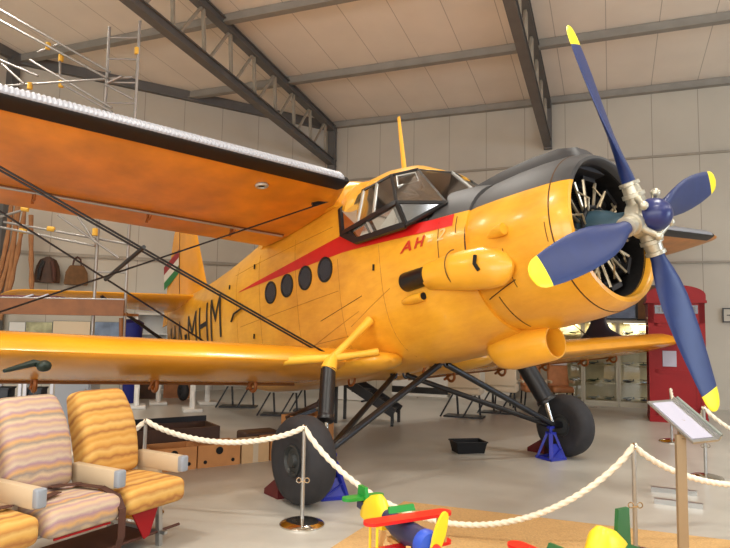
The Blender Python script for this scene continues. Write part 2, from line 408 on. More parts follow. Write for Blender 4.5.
# hanging hall lamps added out of view for light from above
def make_lamp():
    t = thing('added_ceiling_lamp', 'added long white hall lamp, unseen below the roof purlins', 'lamp', group='added hall lamps under the roof')
    M().rbox((0, 0, .06), (1.5, .26, .08), .02).build('housing', 'lamp_white', t)
    M().box((0, 0, .012), (1.4, .2, .02)).build('diffuser', 'lamp_glow', t)
    for x in (-.6, .6): M().cyl((x, 0, .1), (x, 0, .55), .008, 6).build('rod', 'steel', t)
    return t
lamp0 = None
for s, n in LAMPS:
    p = Wp(s, n, zroof(n)-.62)
    if lamp0 is None: lamp0 = make_lamp(); lamp0.location = p; lamp0.rotation_euler = HALLROT
    else: dup(lamp0, p, TW)
    area('added_lamp_light', p-UPZ*.02, p-UPZ*3, 1.4, .25, LAMP_POWER, LAMP_COL, 150)

# ================================================================== THE AEROPLANE (body frame: x aft of the propeller, y starboard, z up)
YAW, ALP = R(52.721), R(9.749)
Fh = np.array([math.cos(YAW), -math.sin(YAW), 0]); BF = Fh*math.cos(ALP)+UPZ*math.sin(ALP); BU = -Fh*math.sin(ALP)+UPZ*math.cos(ALP); BS = np.array([-math.sin(YAW), -math.cos(YAW), 0])
BO = np.array([2.470, 5.502, 2.686])
def Bw(x, y, z): return BO-BF*x+BS*y+BU*z
base = Bw(2.75, 0, -1.85); base[2] = 0.0
bm4 = Matrix.Identity(4)
for i in range(3): bm4[i][0] = -BF[i]; bm4[i][1] = BS[i]; bm4[i][2] = BU[i]; bm4[i][3] = base[i]
AP = bpy.data.objects.new('biplane', None); S.collection.objects.link(AP); AP.matrix_world = bm4
tag(AP, 'big yellow radial-engined biplane with blue four-bladed propeller filling the hall', 'airplane')
dlt = base-BO; B0 = np.array([-(dlt@BF), dlt@BS, dlt@BU])
BT = lambda p: np.array(p)-B0
def part(name, m, mesh, parent=None, **k): return mesh.build(name, m, parent or AP, T=BT, **k)

# --- fuselage
#        x     w    zt    zb    n
ST = [(1.40, .80, .82, -.82, 2.1), (1.6, .83, .87, -.87, 2.2), (1.86, .865, .90, -.92, 2.3), (1.93, .87, .62, -.935, 2.6), (2.3, .895, .60, -.96, 2.7), (2.9, .92, .62, -.98, 3.0), (3.18, .92, .66, -.99, 3.2),
      (3.26, .92, 1.50, -1.0, 3.4), (4.0, .92, 1.50, -1.02, 3.6), (5.6, .915, 1.44, -1.03, 3.6), (6.4, .89, 1.38, -1.0, 3.2), (7.2, .80, 1.34, -.86, 3.0), (8.2, .66, 1.34, -.62, 2.7), (9.4, .48, 1.36, -.34, 2.4), (10.6, .28, 1.42, -.04, 2.2), (11.5, .12, 1.46, .2, 2.0)]
SX = [s[0] for s in ST]
def fsec(x): return [np.interp(x, SX, [s[k] for s in ST]) for k in (1, 2, 3, 4)]
NS = 56
def fring(x, off=0):
    w, zt, zb, n = fsec(x); zc, hh = (zt+zb)/2, (zt-zb)/2; w += off; hh += off; r = []
    for j in range(NS):
        a = 2*math.pi*j/NS; c, s_ = math.cos(a), math.sin(a)
        r.append((x, w*math.copysign(abs(c)**(2/n), c), zc+hh*math.copysign(abs(s_)**(2/n), s_)))
    return r
def fus_y(x, z, off=.004):
    # section as if the fuselage were not cut away under the canopy
    w, zt, zb, n = fsec(x)
    if 1.86 < x < 3.26: zt = .9+(x-1.86)*.4
    zc, hh = (zt+zb)/2, (zt-zb)/2
    q = min(1, abs(z-zc)/hh); return w*(1-q**n)**(1/n)+off
def fring2(x):
    # under the canopy keep the tall section's side shape but cut flat at the sill
    w, zt, zb, n = fsec(x); ztf = .9+(x-1.86)*.4; zc, hh = (ztf+zb)/2, (ztf-zb)/2; sill = .50+.0*(x-1.86); r = []
    for j in range(NS):
        a = 2*math.pi*j/NS; c, s_ = math.cos(a), math.sin(a)
        z = zc+hh*math.copysign(abs(s_)**(2/n), s_); y = w*math.copysign(abs(c)**(2/n), c)
        if z > sill: z = sill+(z-sill)*.0
        r.append((x, y, z))
    return r
xs1 = [1.40, 1.5, 1.6, 1.73, 1.86]; xs2 = [1.88, 2.1, 2.3, 2.6, 2.9, 3.1, 3.24]; xs3 = [3.26, 3.5, 3.8, 4.2, 4.8, 5.4, 5.9, 6.4, 6.8, 7.2, 7.7, 8.2, 8.8, 9.4, 10, 10.6, 11.1, 11.5]
fm = M().loft([fring(x) for x in xs1]+[fring2(x) for x in xs2]+[fring(x) for x in xs3])
# paint: grey anti-glare field on top of the nose
def nose_paint(name, zedge, xmax, slope):
    m = mat(name, YEL, .32, coat=.25); nt, N, L, b = nodes(m)
    tc = N.new('ShaderNodeTexCoord'); sp = N.new('ShaderNodeSeparateXYZ'); L.new(tc.outputs['Object'], sp.inputs[0])
    x = math_node(nt, 'ADD', sp.outputs[0], float(B0[0])); z = math_node(nt, 'ADD', sp.outputs[2], float(B0[2]))
    e = math_node(nt, 'ADD', math_node(nt, 'MULTIPLY', x, slope), zedge)
    g = math_node(nt, 'MULTIPLY', math_node(nt, 'GREATER_THAN', z, e), math_node(nt, 'LESS_THAN', x, xmax))
    n = N.new('ShaderNodeTexNoise'); n.inputs['Scale'].default_value = 2.2; n.inputs['Detail'].default_value = 5; L.new(tc.outputs['Object'], n.inputs['Vector'])
    n2 = N.new('ShaderNodeTexNoise'); n2.inputs['Scale'].default_value = 9; n2.inputs['Detail'].default_value = 8; n2.inputs['Roughness'].default_value = .7
    mp = N.new('ShaderNodeMapping'); mp.inputs['Scale'].default_value = (.5, 1, 1.6); L.new(tc.outputs['Object'], mp.inputs[0]); L.new(mp.outputs[0], n2.inputs['Vector'])
    nf = N.new('ShaderNodeMapRange'); nf.inputs['From Min'].default_value = .32; nf.inputs['From Max'].default_value = .68
    L.new(math_node(nt, 'MULTIPLY_ADD', n2.outputs['Fac'], .45, math_node(nt, 'MULTIPLY', n.outputs['Fac'], .55)), nf.inputs[0])
    y = mixcol(nt, nf.outputs[0], (YEL[0]*.80, YEL[1]*.70, YEL[2]*.55, 1), (min(1, YEL[0]*1.06), YEL[1]*1.10, YEL[2]*1.25, 1))
    gr = mixcol(nt, n.outputs['Fac'], srgb(50, 49, 50), srgb(78, 76, 76))
    L.new(mixcol(nt, g, y, gr), b.inputs['Base Color'])
    rr = math_node(nt, 'MULTIPLY_ADD', g, .25, .32); L.new(rr, b.inputs['Roughness']); L.new(math_node(nt, 'MULTIPLY_ADD', g, -.25, .25), b.inputs['Coat Weight'])
nose_paint('fuselage_paint', .36, 2.2, .055)
nose_paint('cowl_paint', .36, 2.2, .055)
FUS = part('fuselage', 'fuselage_paint', fm, smooth=35)
# --- cowling
prof = [(.36, .64), (.30, .65), (.27, .665), (.265, .675), (.275, .705), (.33, .738), (.46, .774), (.7, .80), (1.0, .815), (1.3, .812), (1.40, .79), (1.40, .76)]
def lathe_x(prof, n=64, phase=0): return [[(x, r*math.cos(2*math.pi*j/n+phase), r*math.sin(2*math.pi*j/n+phase)) for j in range(n)] for x, r in prof]
COWL = part('cowling', 'cowl_paint', M().loft(lathe_x(prof), cap=False))
part('cowl_liner', 'engine_dark', M().loft(lathe_x([(.82, .66), (.5, .645), (.345, .64)]), cap=False), COWL)
COWL['label'] = 'yellow engine cowling with grey top'
part('seam_line', 'dark_seam', M().loft(lathe_x([(.425, .766), (.437, .770)]), cap=False), COWL)
def seam(pts, w=.008, parent=None): part('panel_line', 'dark_seam', M().tube(pts, w, 5), parent or FUS)
seam([(1.41, .80*math.cos(a), .81*math.sin(a)) for a in np.linspace(-1.2, .45, 20)], .010)
seam([(x, fus_y(x, .12-.16*(x-1.4), .0), .12-.16*(x-1.4)) for x in np.linspace(3.0, 3.9, 8)], .004)
for pts in ([(.86, -.3), (.95, -.58)], [(1.28, -.52), (1.0, -.47)]): pass
cowl_r = lambda x: np.interp(x, [p[0] for p in prof[4:]], [p[1] for p in prof[4:]])
def cpt(x, z): r = cowl_r(x); return (x, math.sqrt(max(r*r-z*z, 0))+.001, z)
seam([cpt(1.33-.05*k, -.50+.013*k) for k in range(0, 9)], .006, COWL)
seam([cpt(.95, z) for z in np.linspace(-.1, -.46, 8)], .004, COWL)
seam([cpt(1.20, z) for z in np.linspace(-.50, -.78, 10)], .006, COWL)
seam([cpt(.48, z) for z in np.linspace(.02, -.16, 4)], .004, COWL)
for xx in (1.52, 1.74): seam([(xx, fus_y(xx, z, .001), z) for z in np.linspace(.40, -.05 if xx > 1.6 else .22, 6)], .005)
# intake hump on top of the cowling
hump = []
for x, w, h in ((.40, .19, .74), (.46, .22, .86), (.6, .24, .905), (.9, .25, .93), (1.3, .26, .93), (1.7, .22, .915), (1.95, .12, .88)):
    hump.append([(x, w*y, .60+(h-.60)*z) for y, z in ((-1.15, 0), (-1.05, .6), (-.8, .92), (-.4, 1), (.4, 1), (.8, .92), (1.05, .6), (1.15, 0))])
part('air_intake', 'anti_glare', M().loft(hump), COWL)['label'] = 'dark grey air intake on top of the cowling'
# --- engine
ENG = part('engine', 'engine_dark', M().loft(lathe_x([(.78, .58), (.80, .3), (.80, .01)], 40), cap=True))
case = part('crankcase', 'engine_case', M().loft(lathe_x([(.70, .30), (.56, .27), (.48, .22), (.40, .21), (.30, .17), (.22, .12), (.10, .10)], 28)), ENG)
for k in range(9):
    a = 2*math.pi*k/9+.2; e = np.array([0, math.cos(a), math.sin(a)]); t = np.array([0, -math.sin(a), math.cos(a)]); X = np.array([1., 0, 0])
    pr = [(.22, .085)]
    for i in range(9): pr += [(.25+i*.024, .115), (.262+i*.024, .09)]
    pr += [(.47, .11), (.54, .10), (.565, .05)]
    c = part('cylinder', 'engine_dark', M().lathe(pr, X*.62, e, 14), ENG)
    part('pushrod', 'engine_rod', M().tube([X*.50+e*.22+t*.05, X*.46+e*.52+t*.10], .016, 6).tube([X*.50+e*.22-t*.05, X*.46+e*.52-t*.10], .016, 6), c)
    part('rocker_box', 'engine_dark', M().box(X*.50+e*.54, (.10, .20, .045), (X, t, e)), c)
    part('ignition_lead', 'engine_rod', M().tube([X*.42+e*.24, X*.38+e*.34+t*.05, X*.44+e*.46+t*.02], .010, 5), c)
part('ignition_ring', 'engine_dark', M().torus((.44, 0, 0), (1, 0, 0), .25, .022, 28, 8), ENG)
# --- propeller
PHI = R(20.794)
PR = part('propeller', 'hub_metal', M().loft(lathe_x([(.14, .09), (.10, .12), (.07, .17), (-.06, .17), (-.10, .13), (-.14, .12)], 28)))
def blade(phi):
    er = np.array([0, math.sin(phi), math.cos(phi)]); et = np.array([0, math.cos(phi), -math.sin(phi)]); X = np.array([1., 0, 0])
    part('blade_socket', 'hub_metal', M().lathe([(.08, .085), (.20, .085), (.205, .10), (.24, .10), (.245, .08), (.31, .076), (.315, .09), (.345, .09), (.35, .07)], (0, 0, 0), er, 20), PR)
    rs = [.31, .40, .50, .62, .78, .95, 1.15, 1.35, 1.52, 1.66]; ch = [.12, .14, .20, .265, .315, .335, .335, .315, .285, .25]; tk = [.12, .115, .095, .075, .058, .048, .038, .030, .025, .022]
    be = [42, 38, 33, 28, 23.5, 19, 16, 13, 11, 10]
    def ring(r, c, t, b):
        b = R(b); cd_ = et*math.cos(b)-X*math.sin(b); nd = et*math.sin(b)+X*math.cos(b); out = []
        for j in range(16):
            a = 2*math.pi*j/16; out.append(er*r+cd_*(c/2*math.cos(a)+c*.02)+nd*t/2*math.sin(a))
        return out
    bl = part('blade', 'prop_blue', M().loft([ring(*q) for q in zip(rs, ch, tk, be)]), PR)
    part('blade_tip', 'prop_yellow', M().loft([ring(*q) for q in ((1.66, .251, .0225, 10), (1.74, .225, .02, 9.5), (1.79, .185, .018, 9), (1.825, .13, .015, 9), (1.843, .05, .01, 9))]), bl)['label'] = 'yellow blade tip'
    # counterweight arm
    q = er*.13+et*.10-X*.04
    part('counterweight', 'hub_metal', M().tube([er*.20-X*.03, er*.17+et*.09-X*.07, er*.12+et*.17-X*.13], [.045, .032, .028], 10).sphere(er*.12+et*.175-X*.135, .042, 12), PR)
for k in range(4): blade(PHI+k*math.pi/2)
part('spinner', 'spinner_blue', M().loft(lathe_x([(-.04, .13), (-.06, .148), (-.10, .154), (-.15, .146), (-.20, .122), (-.24, .08), (-.258, .03), (-.26, .002)], 28)), PR)['label'] = 'dark blue rounded propeller dome'
# --- exhaust, scoops, oil cooler duct on the starboard side
bul = []
for x, ry, rz, yc, zc in ((.86, .02, .03, .80, -.28), (.92, .06, .12, .79, -.27), (1.0, .10, .18, .79, -.26), (1.17, .14, .21, .80, -.23), (1.4, .16, .205, .81, -.20), (1.65, .16, .18, .83, -.17), (1.9, .13, .145, .85, -.15), (1.93, .10, .12, .85, -.15)):
    bul.append([(x, yc+ry*math.cos(a), zc+rz*math.sin(a)) for a in np.linspace(0, 2*math.pi, 28, endpoint=False)])
eb = part('exhaust_fairing', 'yellow_paint', M().loft(bul))
part('exhaust_pipe', 'black_metal', M().loft([[(x, .90+r*math.cos(a), -.145+r*math.sin(a)) for a in np.linspace(0, 2*math.pi, 24, endpoint=False)] for x, r in ((1.88, .10), (2.22, .105), (2.235, .095), (2.2, .085), (1.95, .08))]), eb)
part('vent_slot', 'hole_black', M().tube([(1.17, .945, -.12), (1.175, .965, -.2), (1.15, .945, -.27)], .018, 8), eb)
seam([(1.52, .82+.185*math.cos(a), -.155+.195*math.sin(a)) for a in np.linspace(-1.4, 1.4, 16)], .006, eb)
part('lip_scoop', 'yellow_paint', M().loft([[(x-.10, .875+ry*math.cos(a), -.34+rz*math.sin(a)) for a in np.linspace(0, 2*math.pi, 18, endpoint=False)] for x, ry, rz in ((2.10, .065, .05), (2.2, .07, .055), (2.32, .06, .05), (2.42, .03, .03), (2.45, .005, .01))]))
part('scoop_mouth', 'hole_black', M().lathe([(-.002, .005), (-.002, .04), (.01, .04)], (1.995, .88, -.34), (1, 0, 0), 16))
part('small_scoop', 'yellow_paint', M().loft([[(x, yc+ry*math.cos(a), .06+zc+ry*math.sin(a)) for a in np.linspace(0, 2*math.pi, 16, endpoint=False)] for x, ry, yc, zc in ((.86, .055, .86, .0), (.9, .06, .85, 0), (1.0, .05, .83, 0), (1.12, .02, .79, 0))]), COWL)
duct = []
for x, ry, rz, zc in ((1.10, .165, .165, -.945), (1.15, .182, .182, -.945), (1.4, .205, .205, -.945), (1.65, .225, .215, -.95), (1.78, .22, .20, -.94), (1.86, .17, .15, -.92), (1.90, .08, .08, -.90)):
    duct.append([(x, .0+ry*math.cos(a), zc+rz*math.sin(a)) for a in np.linspace(0, 2*math.pi, 28, endpoint=False)])
inn = [[(x, ry*math.cos(a), -.945+ry*math.sin(a)) for a in np.linspace(0, 2*math.pi, 28, endpoint=False)] for x, ry in ((1.6, .125), (1.2, .135), (1.10, .15))]
part('oil_cooler_duct', 'yellow_paint', M().loft(inn+duct))
part('duct_core', 'case_brown', M().lathe([(0, .01), (0, .128), (.02, .128)], (1.5, 0, -.945), (1, 0, 0), 20))
# --- cockpit canopy
def mir(p, s): return (p[0], p[1]*s, p[2])
T2 = (2.20, 0, 1.275); P2 = (1.86, 0, .905)
T1 = (2.30, .46, 1.265); R1 = (2.70, .53, 1.325); R1b = (3.02, .56, 1.335); R2 = (3.38, .57, 1.31)
A1 = (3.34, .88, 1.05); A2 = (3.24, .955, .685); M1 = (2.10, 1.03, .705); P1 = (1.72, .66, .63); L2 = (2.93, .985, .505); L1 = (2.08, .945, .455)
CAN = part('canopy', 'yellow_paint', M().grid(lambda u, v: (lambda e, c, k: (e[0]+(c[0]-e[0])*k, e[1]*(1-0)*0+v*e[1], e[2]+(c[2]-e[2])*k))(
    tuple(np.interp(u, [0, 1, 2, 3, 4], [q[i] for q in (T1, R1, R1b, R2, (3.8, .58, 1.30))]) for i in range(3)),
    tuple(np.interp(u, [0, 1, 2, 3, 4], [q[i] for q in ((2.22, 0, 1.285), (2.6, 0, 1.50), (3.0, 0, 1.60), (3.4, 0, 1.63), (3.9, 0, 1.60))]) for i in range(3)), 1-abs(v)**2.2), np.linspace(0, 4, 17), np.linspace(-1, 1, 15)))
CAN['label'] = 'yellow cockpit roof with framed glazing'
sm = CAN.modifiers.new('thick', 'SOLIDIFY'); sm.thickness = .03
def lerp(a, b, t): return tuple(a[i]+(b[i]-a[i])*t for i in range(3))
panes = []; frames = []
mA = lambda t: lerp(M1, A2, t)
rA = lambda t: tuple(np.interp(t, [0, .25, .6, 1], [q[i] for q in (T1, R1, R1b, R2)]) for i in range(3))
for s in (1, -1):
    Q = lambda p: mir(p, s)
    panes += [[Q(T1), Q(T2), Q(P2), Q(P1)], [Q(R1), Q(T1), Q(P1), Q(M1)],
              [Q(R1), Q(lerp(R1, R2, .40)), Q(mA(.40)), Q(M1)], [Q(lerp(R1, R2, .40)), Q(lerp(R1, R2, .78)), Q(mA(.70)), Q(mA(.40))], [Q(lerp(R1, R2, .78)), Q(R2), Q(A1), Q(A2), Q(mA(.70))],
              [Q(M1), Q(mA(.52)), Q(lerp(L1, L2, .62)), Q(L1)], [Q(mA(.52)), Q(mA(.86)), Q(lerp(L1, L2, .98)), Q(lerp(L1, L2, .62))], [Q(mA(.86)), Q(A2), Q(L2)], [Q(M1), Q(L1), Q(P1)]]
    frames += [(Q(T1), Q(P1), 'frame_dark', .02), (Q(R1), Q(M1), 'canopy_frame', .035), (Q(M1), Q(P1), 'canopy_frame', .035), (Q(M1), Q(A2), 'canopy_frame', .06), (Q(P1), Q(L1), 'canopy_frame', .05), (Q(L1), Q(L2), 'canopy_frame', .075), (Q(L2), Q(A2), 'canopy_frame', .07),
               (Q(A2), Q(A1), 'canopy_frame', .05), (Q(A1), Q(R2), 'canopy_frame', .04), (Q(T1), Q(T2), 'frame_dark', .02), (Q(T1), Q(R1), 'canopy_frame', .03), (Q(R1), Q(R2), 'canopy_frame', .035), (Q(M1), Q(L1), 'canopy_frame', .05), (Q(P1), Q(P2), 'frame_dark', .02),
               (Q(lerp(R1, R2, .40)), Q(mA(.40)), 'frame_silver', .028), (Q(lerp(R1, R2, .78)), Q(mA(.70)), 'frame_silver', .028), (Q(mA(.52)), Q(lerp(L1, L2, .62)), 'frame_silver', .026), (Q(mA(.86)), Q(lerp(L1, L2, .98)), 'canopy_frame', .04), (Q(lerp(R1, M1, .55)), Q(lerp(T1, P1, .3)), 'frame_silver', .0)]
frames.append((T2, P2, 'frame_silver', .03))
for a, b, m, w in frames:
    if w: part('frame_bar', m, M().bar(a, b, w, w*.55, upv=(0, 1, .3)), CAN)
for pl in panes:
    c = np.mean(pl, axis=0); n_ = nrm(np.cross(np.array(pl[1])-pl[0], np.array(pl[2])-pl[0])); 
    if n_ @ (c-np.array([2.6, 0, .9])) > 0: n_ = -n_
    part('window_pane', 'canopy_glass', M().prism([np.array(p)+n_*.004 for p in pl], n_*.008), CAN, smooth=0)
# little opening vent frames on the starboard front pane
for s in (1, -1):
    q = [mir(p, s) for p in (lerp(lerp(R1, M1, .12), lerp(T1, P1, .1), .18), lerp(lerp(R1, M1, .12), lerp(T1, P1, .1), .82), lerp(lerp(R1, M1, .42), lerp(T1, P1, .36), .75), lerp(lerp(R1, M1, .5), lerp(T1, P1, .4), .12))]
    q = [np.array(p)+np.array([-.012, .012*s, .006]) for p in q]
    part('vent_frame', 'frame_silver', M().tube(q+[q[0]], .009, 5), CAN)
# cockpit inside
part('cockpit_floor', 'cockpit_dark', M().box((2.55, 0, .47), (1.3, 1.6, .04)).box((3.22, 0, .70), (.03, 1.6, .42)).box((1.98, 0, .68), (.12, 1.1, .36)), CAN)
for y in (.36, -.36):
    part('pilot_seat', 'cockpit_seat', M().rbox((2.85, y, .60), (.42, .42, .12), .03).rbox((3.05, y, .88), (.12, .42, .55), .05), CAN)
    part('control_yoke', 'black_metal', M().torus((2.3, y, .72), (1, 0, .3), .13, .014, 20, 6), CAN)

# --- decals on the starboard side: stripe, windows, letters
def decal(name, m, top, bot, xs, parent=None, off=.005, k=6):
    return part(name, m, M().grid(lambda x, t: (x, fus_y(x, bot(x)+(top(x)-bot(x))*t, off), bot(x)+(top(x)-bot(x))*t), xs, np.linspace(0, 1, k)), parent or FUS)
st_top = lambda x: np.interp(x, [1.44, 2.05, 2.9, 3.25, 6.2], [.435, .47, .53, .69, .585])
st_bot = lambda x: np.interp(x, [1.44, 2.05, 2.9, 3.3, 6.2], [.30, .345, .43, .47, .575])
o = decal('red_stripe', 'red_paint', st_top, st_bot, np.linspace(1.56, 6.2, 60)); o['label'] = 'red stripe tapering along the side'
for x in (3.70, 4.18, 4.66, 5.13):
    w = part('round_window', 'black_metal', M().loft([[(x+r*math.cos(a), fus_y(x, .35, off), .35+r*math.sin(a)) for a in np.linspace(0, 2*math.pi, 28, endpoint=False)] for r, off in ((.165, -.02), (.165, .012), (.14, .014), (.135, .004))], cap=False))
    part('pane', 'window_dark', M().loft([[(x+.138*math.cos(a), fus_y(x, .35, off), .35+.138*math.sin(a)) for a in np.linspace(0, 2*math.pi, 24, endpoint=False)] for off in (-.02, .006)]), w)
def text(s_, size=1, shear=0, extr=.0, bold=0):
    cu = bpy.data.curves.new('t', 'FONT'); cu.body = s_; cu.size = size; cu.shear = shear; cu.extrude = extr; cu.offset = bold; cu.resolution_u = 3
    o = bpy.data.objects.new('t', cu); S.collection.objects.link(o); dg = bpy.context.evaluated_depsgraph_get(); dg.update()
    me = bpy.data.meshes.new_from_object(o.evaluated_get(dg)); vs = [tuple(v.co) for v in me.vertices]; fs = [tuple(p.vertices) for p in me.polygons]
    bm = bmesh.new(); bm.from_mesh(me); bmesh.ops.triangulate(bm, faces=bm.faces[:])
    for _ in range(4):
        bmesh.ops.subdivide_edges(bm, edges=[e for e in bm.edges if e.calc_length() > .09], cuts=1); bmesh.ops.triangulate(bm, faces=bm.faces[:])
    bm.verts.index_update(); vs = [tuple(v.co) for v in bm.verts]; fs = [tuple(v.index for v in f.verts) for f in bm.faces]; bm.free()
    bpy.data.objects.remove(o); bpy.data.curves.remove(cu); bpy.data.meshes.remove(me); return vs, fs
def text_fit(s_, x0, x1, z0, z1, fn, name, m, parent, shear=0, bold=0):
    vs, fs = text(s_, 1, shear, 0, bold); a = np.array(vs); mn, mx = a.min(0), a.max(0)
    out = [fn(x0+(p[0]-mn[0])/(mx[0]-mn[0])*(x1-x0), z0+(p[1]-mn[1])/(mx[1]-mn[1])*(z1-z0)) for p in a]
    mm = M().add(out, fs)
    return part(name, m, mm, parent, smooth=0)
on_side = lambda x, z: (x, fus_y(x, z, .009), z)
text_fit('A', 2.28, 2.10, .185, .30, on_side, 'lettering', 'letter_red', FUS, .35, .025)
text_fit('H', 2.06, 1.90, .185, .30, on_side, 'lettering', 'letter_red', FUS, .35, .025)
text_fit('-', 1.87, 1.80, .21, .235, on_side, 'lettering', 'letter_pale', FUS, .35)
text_fit('2', 1.76, 1.64, .19, .31, on_side, 'lettering', 'letter_pale', FUS, .35)
for ch, x0, x1 in (('M', 7.66, 7.04), ('H', 8.44, 7.84), ('M', 9.30, 8.62)):
    text_fit(ch, x0, x1, .0, .75, on_side, 'registration_letter', 'black_paint', FUS, 0, -.004)
text_fit('-', 9.62, 9.40, .32, .42, on_side, 'registration_letter', 'black_paint', FUS)
text_fit('A', 10.35, 9.76, .12, .78, on_side, 'registration_letter', 'black_paint', FUS); text_fit('H', 11.0, 10.5, .22, .78, on_side, 'registration_letter', 'black_paint', FUS)
part('door_handle', 'black_metal', M().tube([(6.05, fus_y(6.05, .30, .02), .30), (6.35, fus_y(6.35, .25, .03), .26), (6.5, fus_y(6.5, .15, .02), .16)], .016, 6), FUS)
for x, z in ((5.62, .86), (5.7, -.2), (2.72, .14), (6.6, .75)): part('latch', 'hole_black', M().tube([(x, fus_y(x, z, .01), z+.035), (x+.01, fus_y(x, z, .014), z-.035)], .013, 6), FUS)
for xx, z0, z1 in ((3.42, -.92, .42), (4.42, -.95, .95), (5.48, -.9, 1.0), (6.3, -.7, 1.0), (2.62, -.9, .38)):
    part('panel_line', 'seam_soft', M().tube([(xx, fus_y(xx, z, -.001), z) for z in np.linspace(z0, z1, 16)], .0035, 5), FUS)
for z0, z1, xa, xb in ((-.15, -.45, 2.5, 3.3), (-.55, -.55, 3.4, 5.5), (.02, .02, 3.45, 6.2), (-.3, -.62, 3.1, 4.4), (.86, .9, 3.5, 6.4)):
    part('panel_line', 'seam_soft', M().tube([(x, fus_y(x, z0+(z1-z0)*(x-xa)/(xb-xa), -.001), z0+(z1-z0)*(x-xa)/(xb-xa)) for x in np.linspace(xa, xb, 16)], .0035, 5), FUS)
# antenna mast
part('antenna_mast', 'gear_yellow', M().loft([[(3.03+dx+w*math.cos(a), .4*w*math.sin(a), z) for a in np.linspace(0, 2*math.pi, 12, endpoint=False)] for z, w, dx in ((1.55, .045, 0), (2.0, .038, -.0), (2.38, .028, 0))]))

# --- wings
def foil(c, n=18, tu=.105, tl=.035):
    pts = []
    for i in range(n+1):
        t = 1-i/n; x = t*t*0+((1-math.cos(math.pi*t))/2); yt = tu*(2.6*math.sqrt(x)*(1-x)**1.15*.75+.18*x*(1-x)); pts.append((x*c, yt*c))
    for i in range(1, n):
        t = i/n; x = (1-math.cos(math.pi*t))/2; yt = -tl*(2.3*math.sqrt(x)*(1-x)**.8*.9); pts.append((x*c, yt*c))
    return pts
def wing(name, m, x0, z0, dih, k, c, y0, y1, s, tipround=.5, tu=.105, tl=.035, rootcut=0):
    t = math.tan(R(dih)); rings = []
    for y in ([y0+(1.14-y0)*q for q in (0, .15, .3, .45, .6, .75, .9)] if rootcut else [])+list(np.linspace(1.14 if rootcut else y0, y1-tipround, 14))+[y1-tipround*(1-q) for q in (.4, .7, .88, .97, 1)]:
        q = max(0, (y-(y1-tipround))/tipround); f = math.sqrt(max(1-q*q, .0)); f = max(f, .12); cc = c*(.55+.45*f) if q > 0 else c; off = (c-cc)*.35
        if rootcut and y < 1.12: off = rootcut*((1.12-y)/.26)**1.25; cc = c-off
        rings.append([(x0+off+px, s*y, z0+t*(y-.95)-k*(off+px)+pz*(f if q > 0 else 1)*(c/cc if 0 else 1)) for px, pz in foil(cc, tu=tu, tl=tl)])
    return part(name, m, M().loft(rings), AP), t
UW = dict(x0=2.845, z0=1.20, dih=2.926, k=.04, c=2.45); LW = dict(x0=3.041, z0=-.906, dih=2.664, k=.03, c=2.0)
def uz(y, x, dz=0): return UW['z0']+math.tan(R(UW['dih']))*(abs(y)-.95)-UW['k']*(x-UW['x0'])+dz
def lz(y, x, dz=0): return LW['z0']+math.tan(R(LW['dih']))*(abs(y)-.95)-LW['k']*(x-LW['x0'])+dz
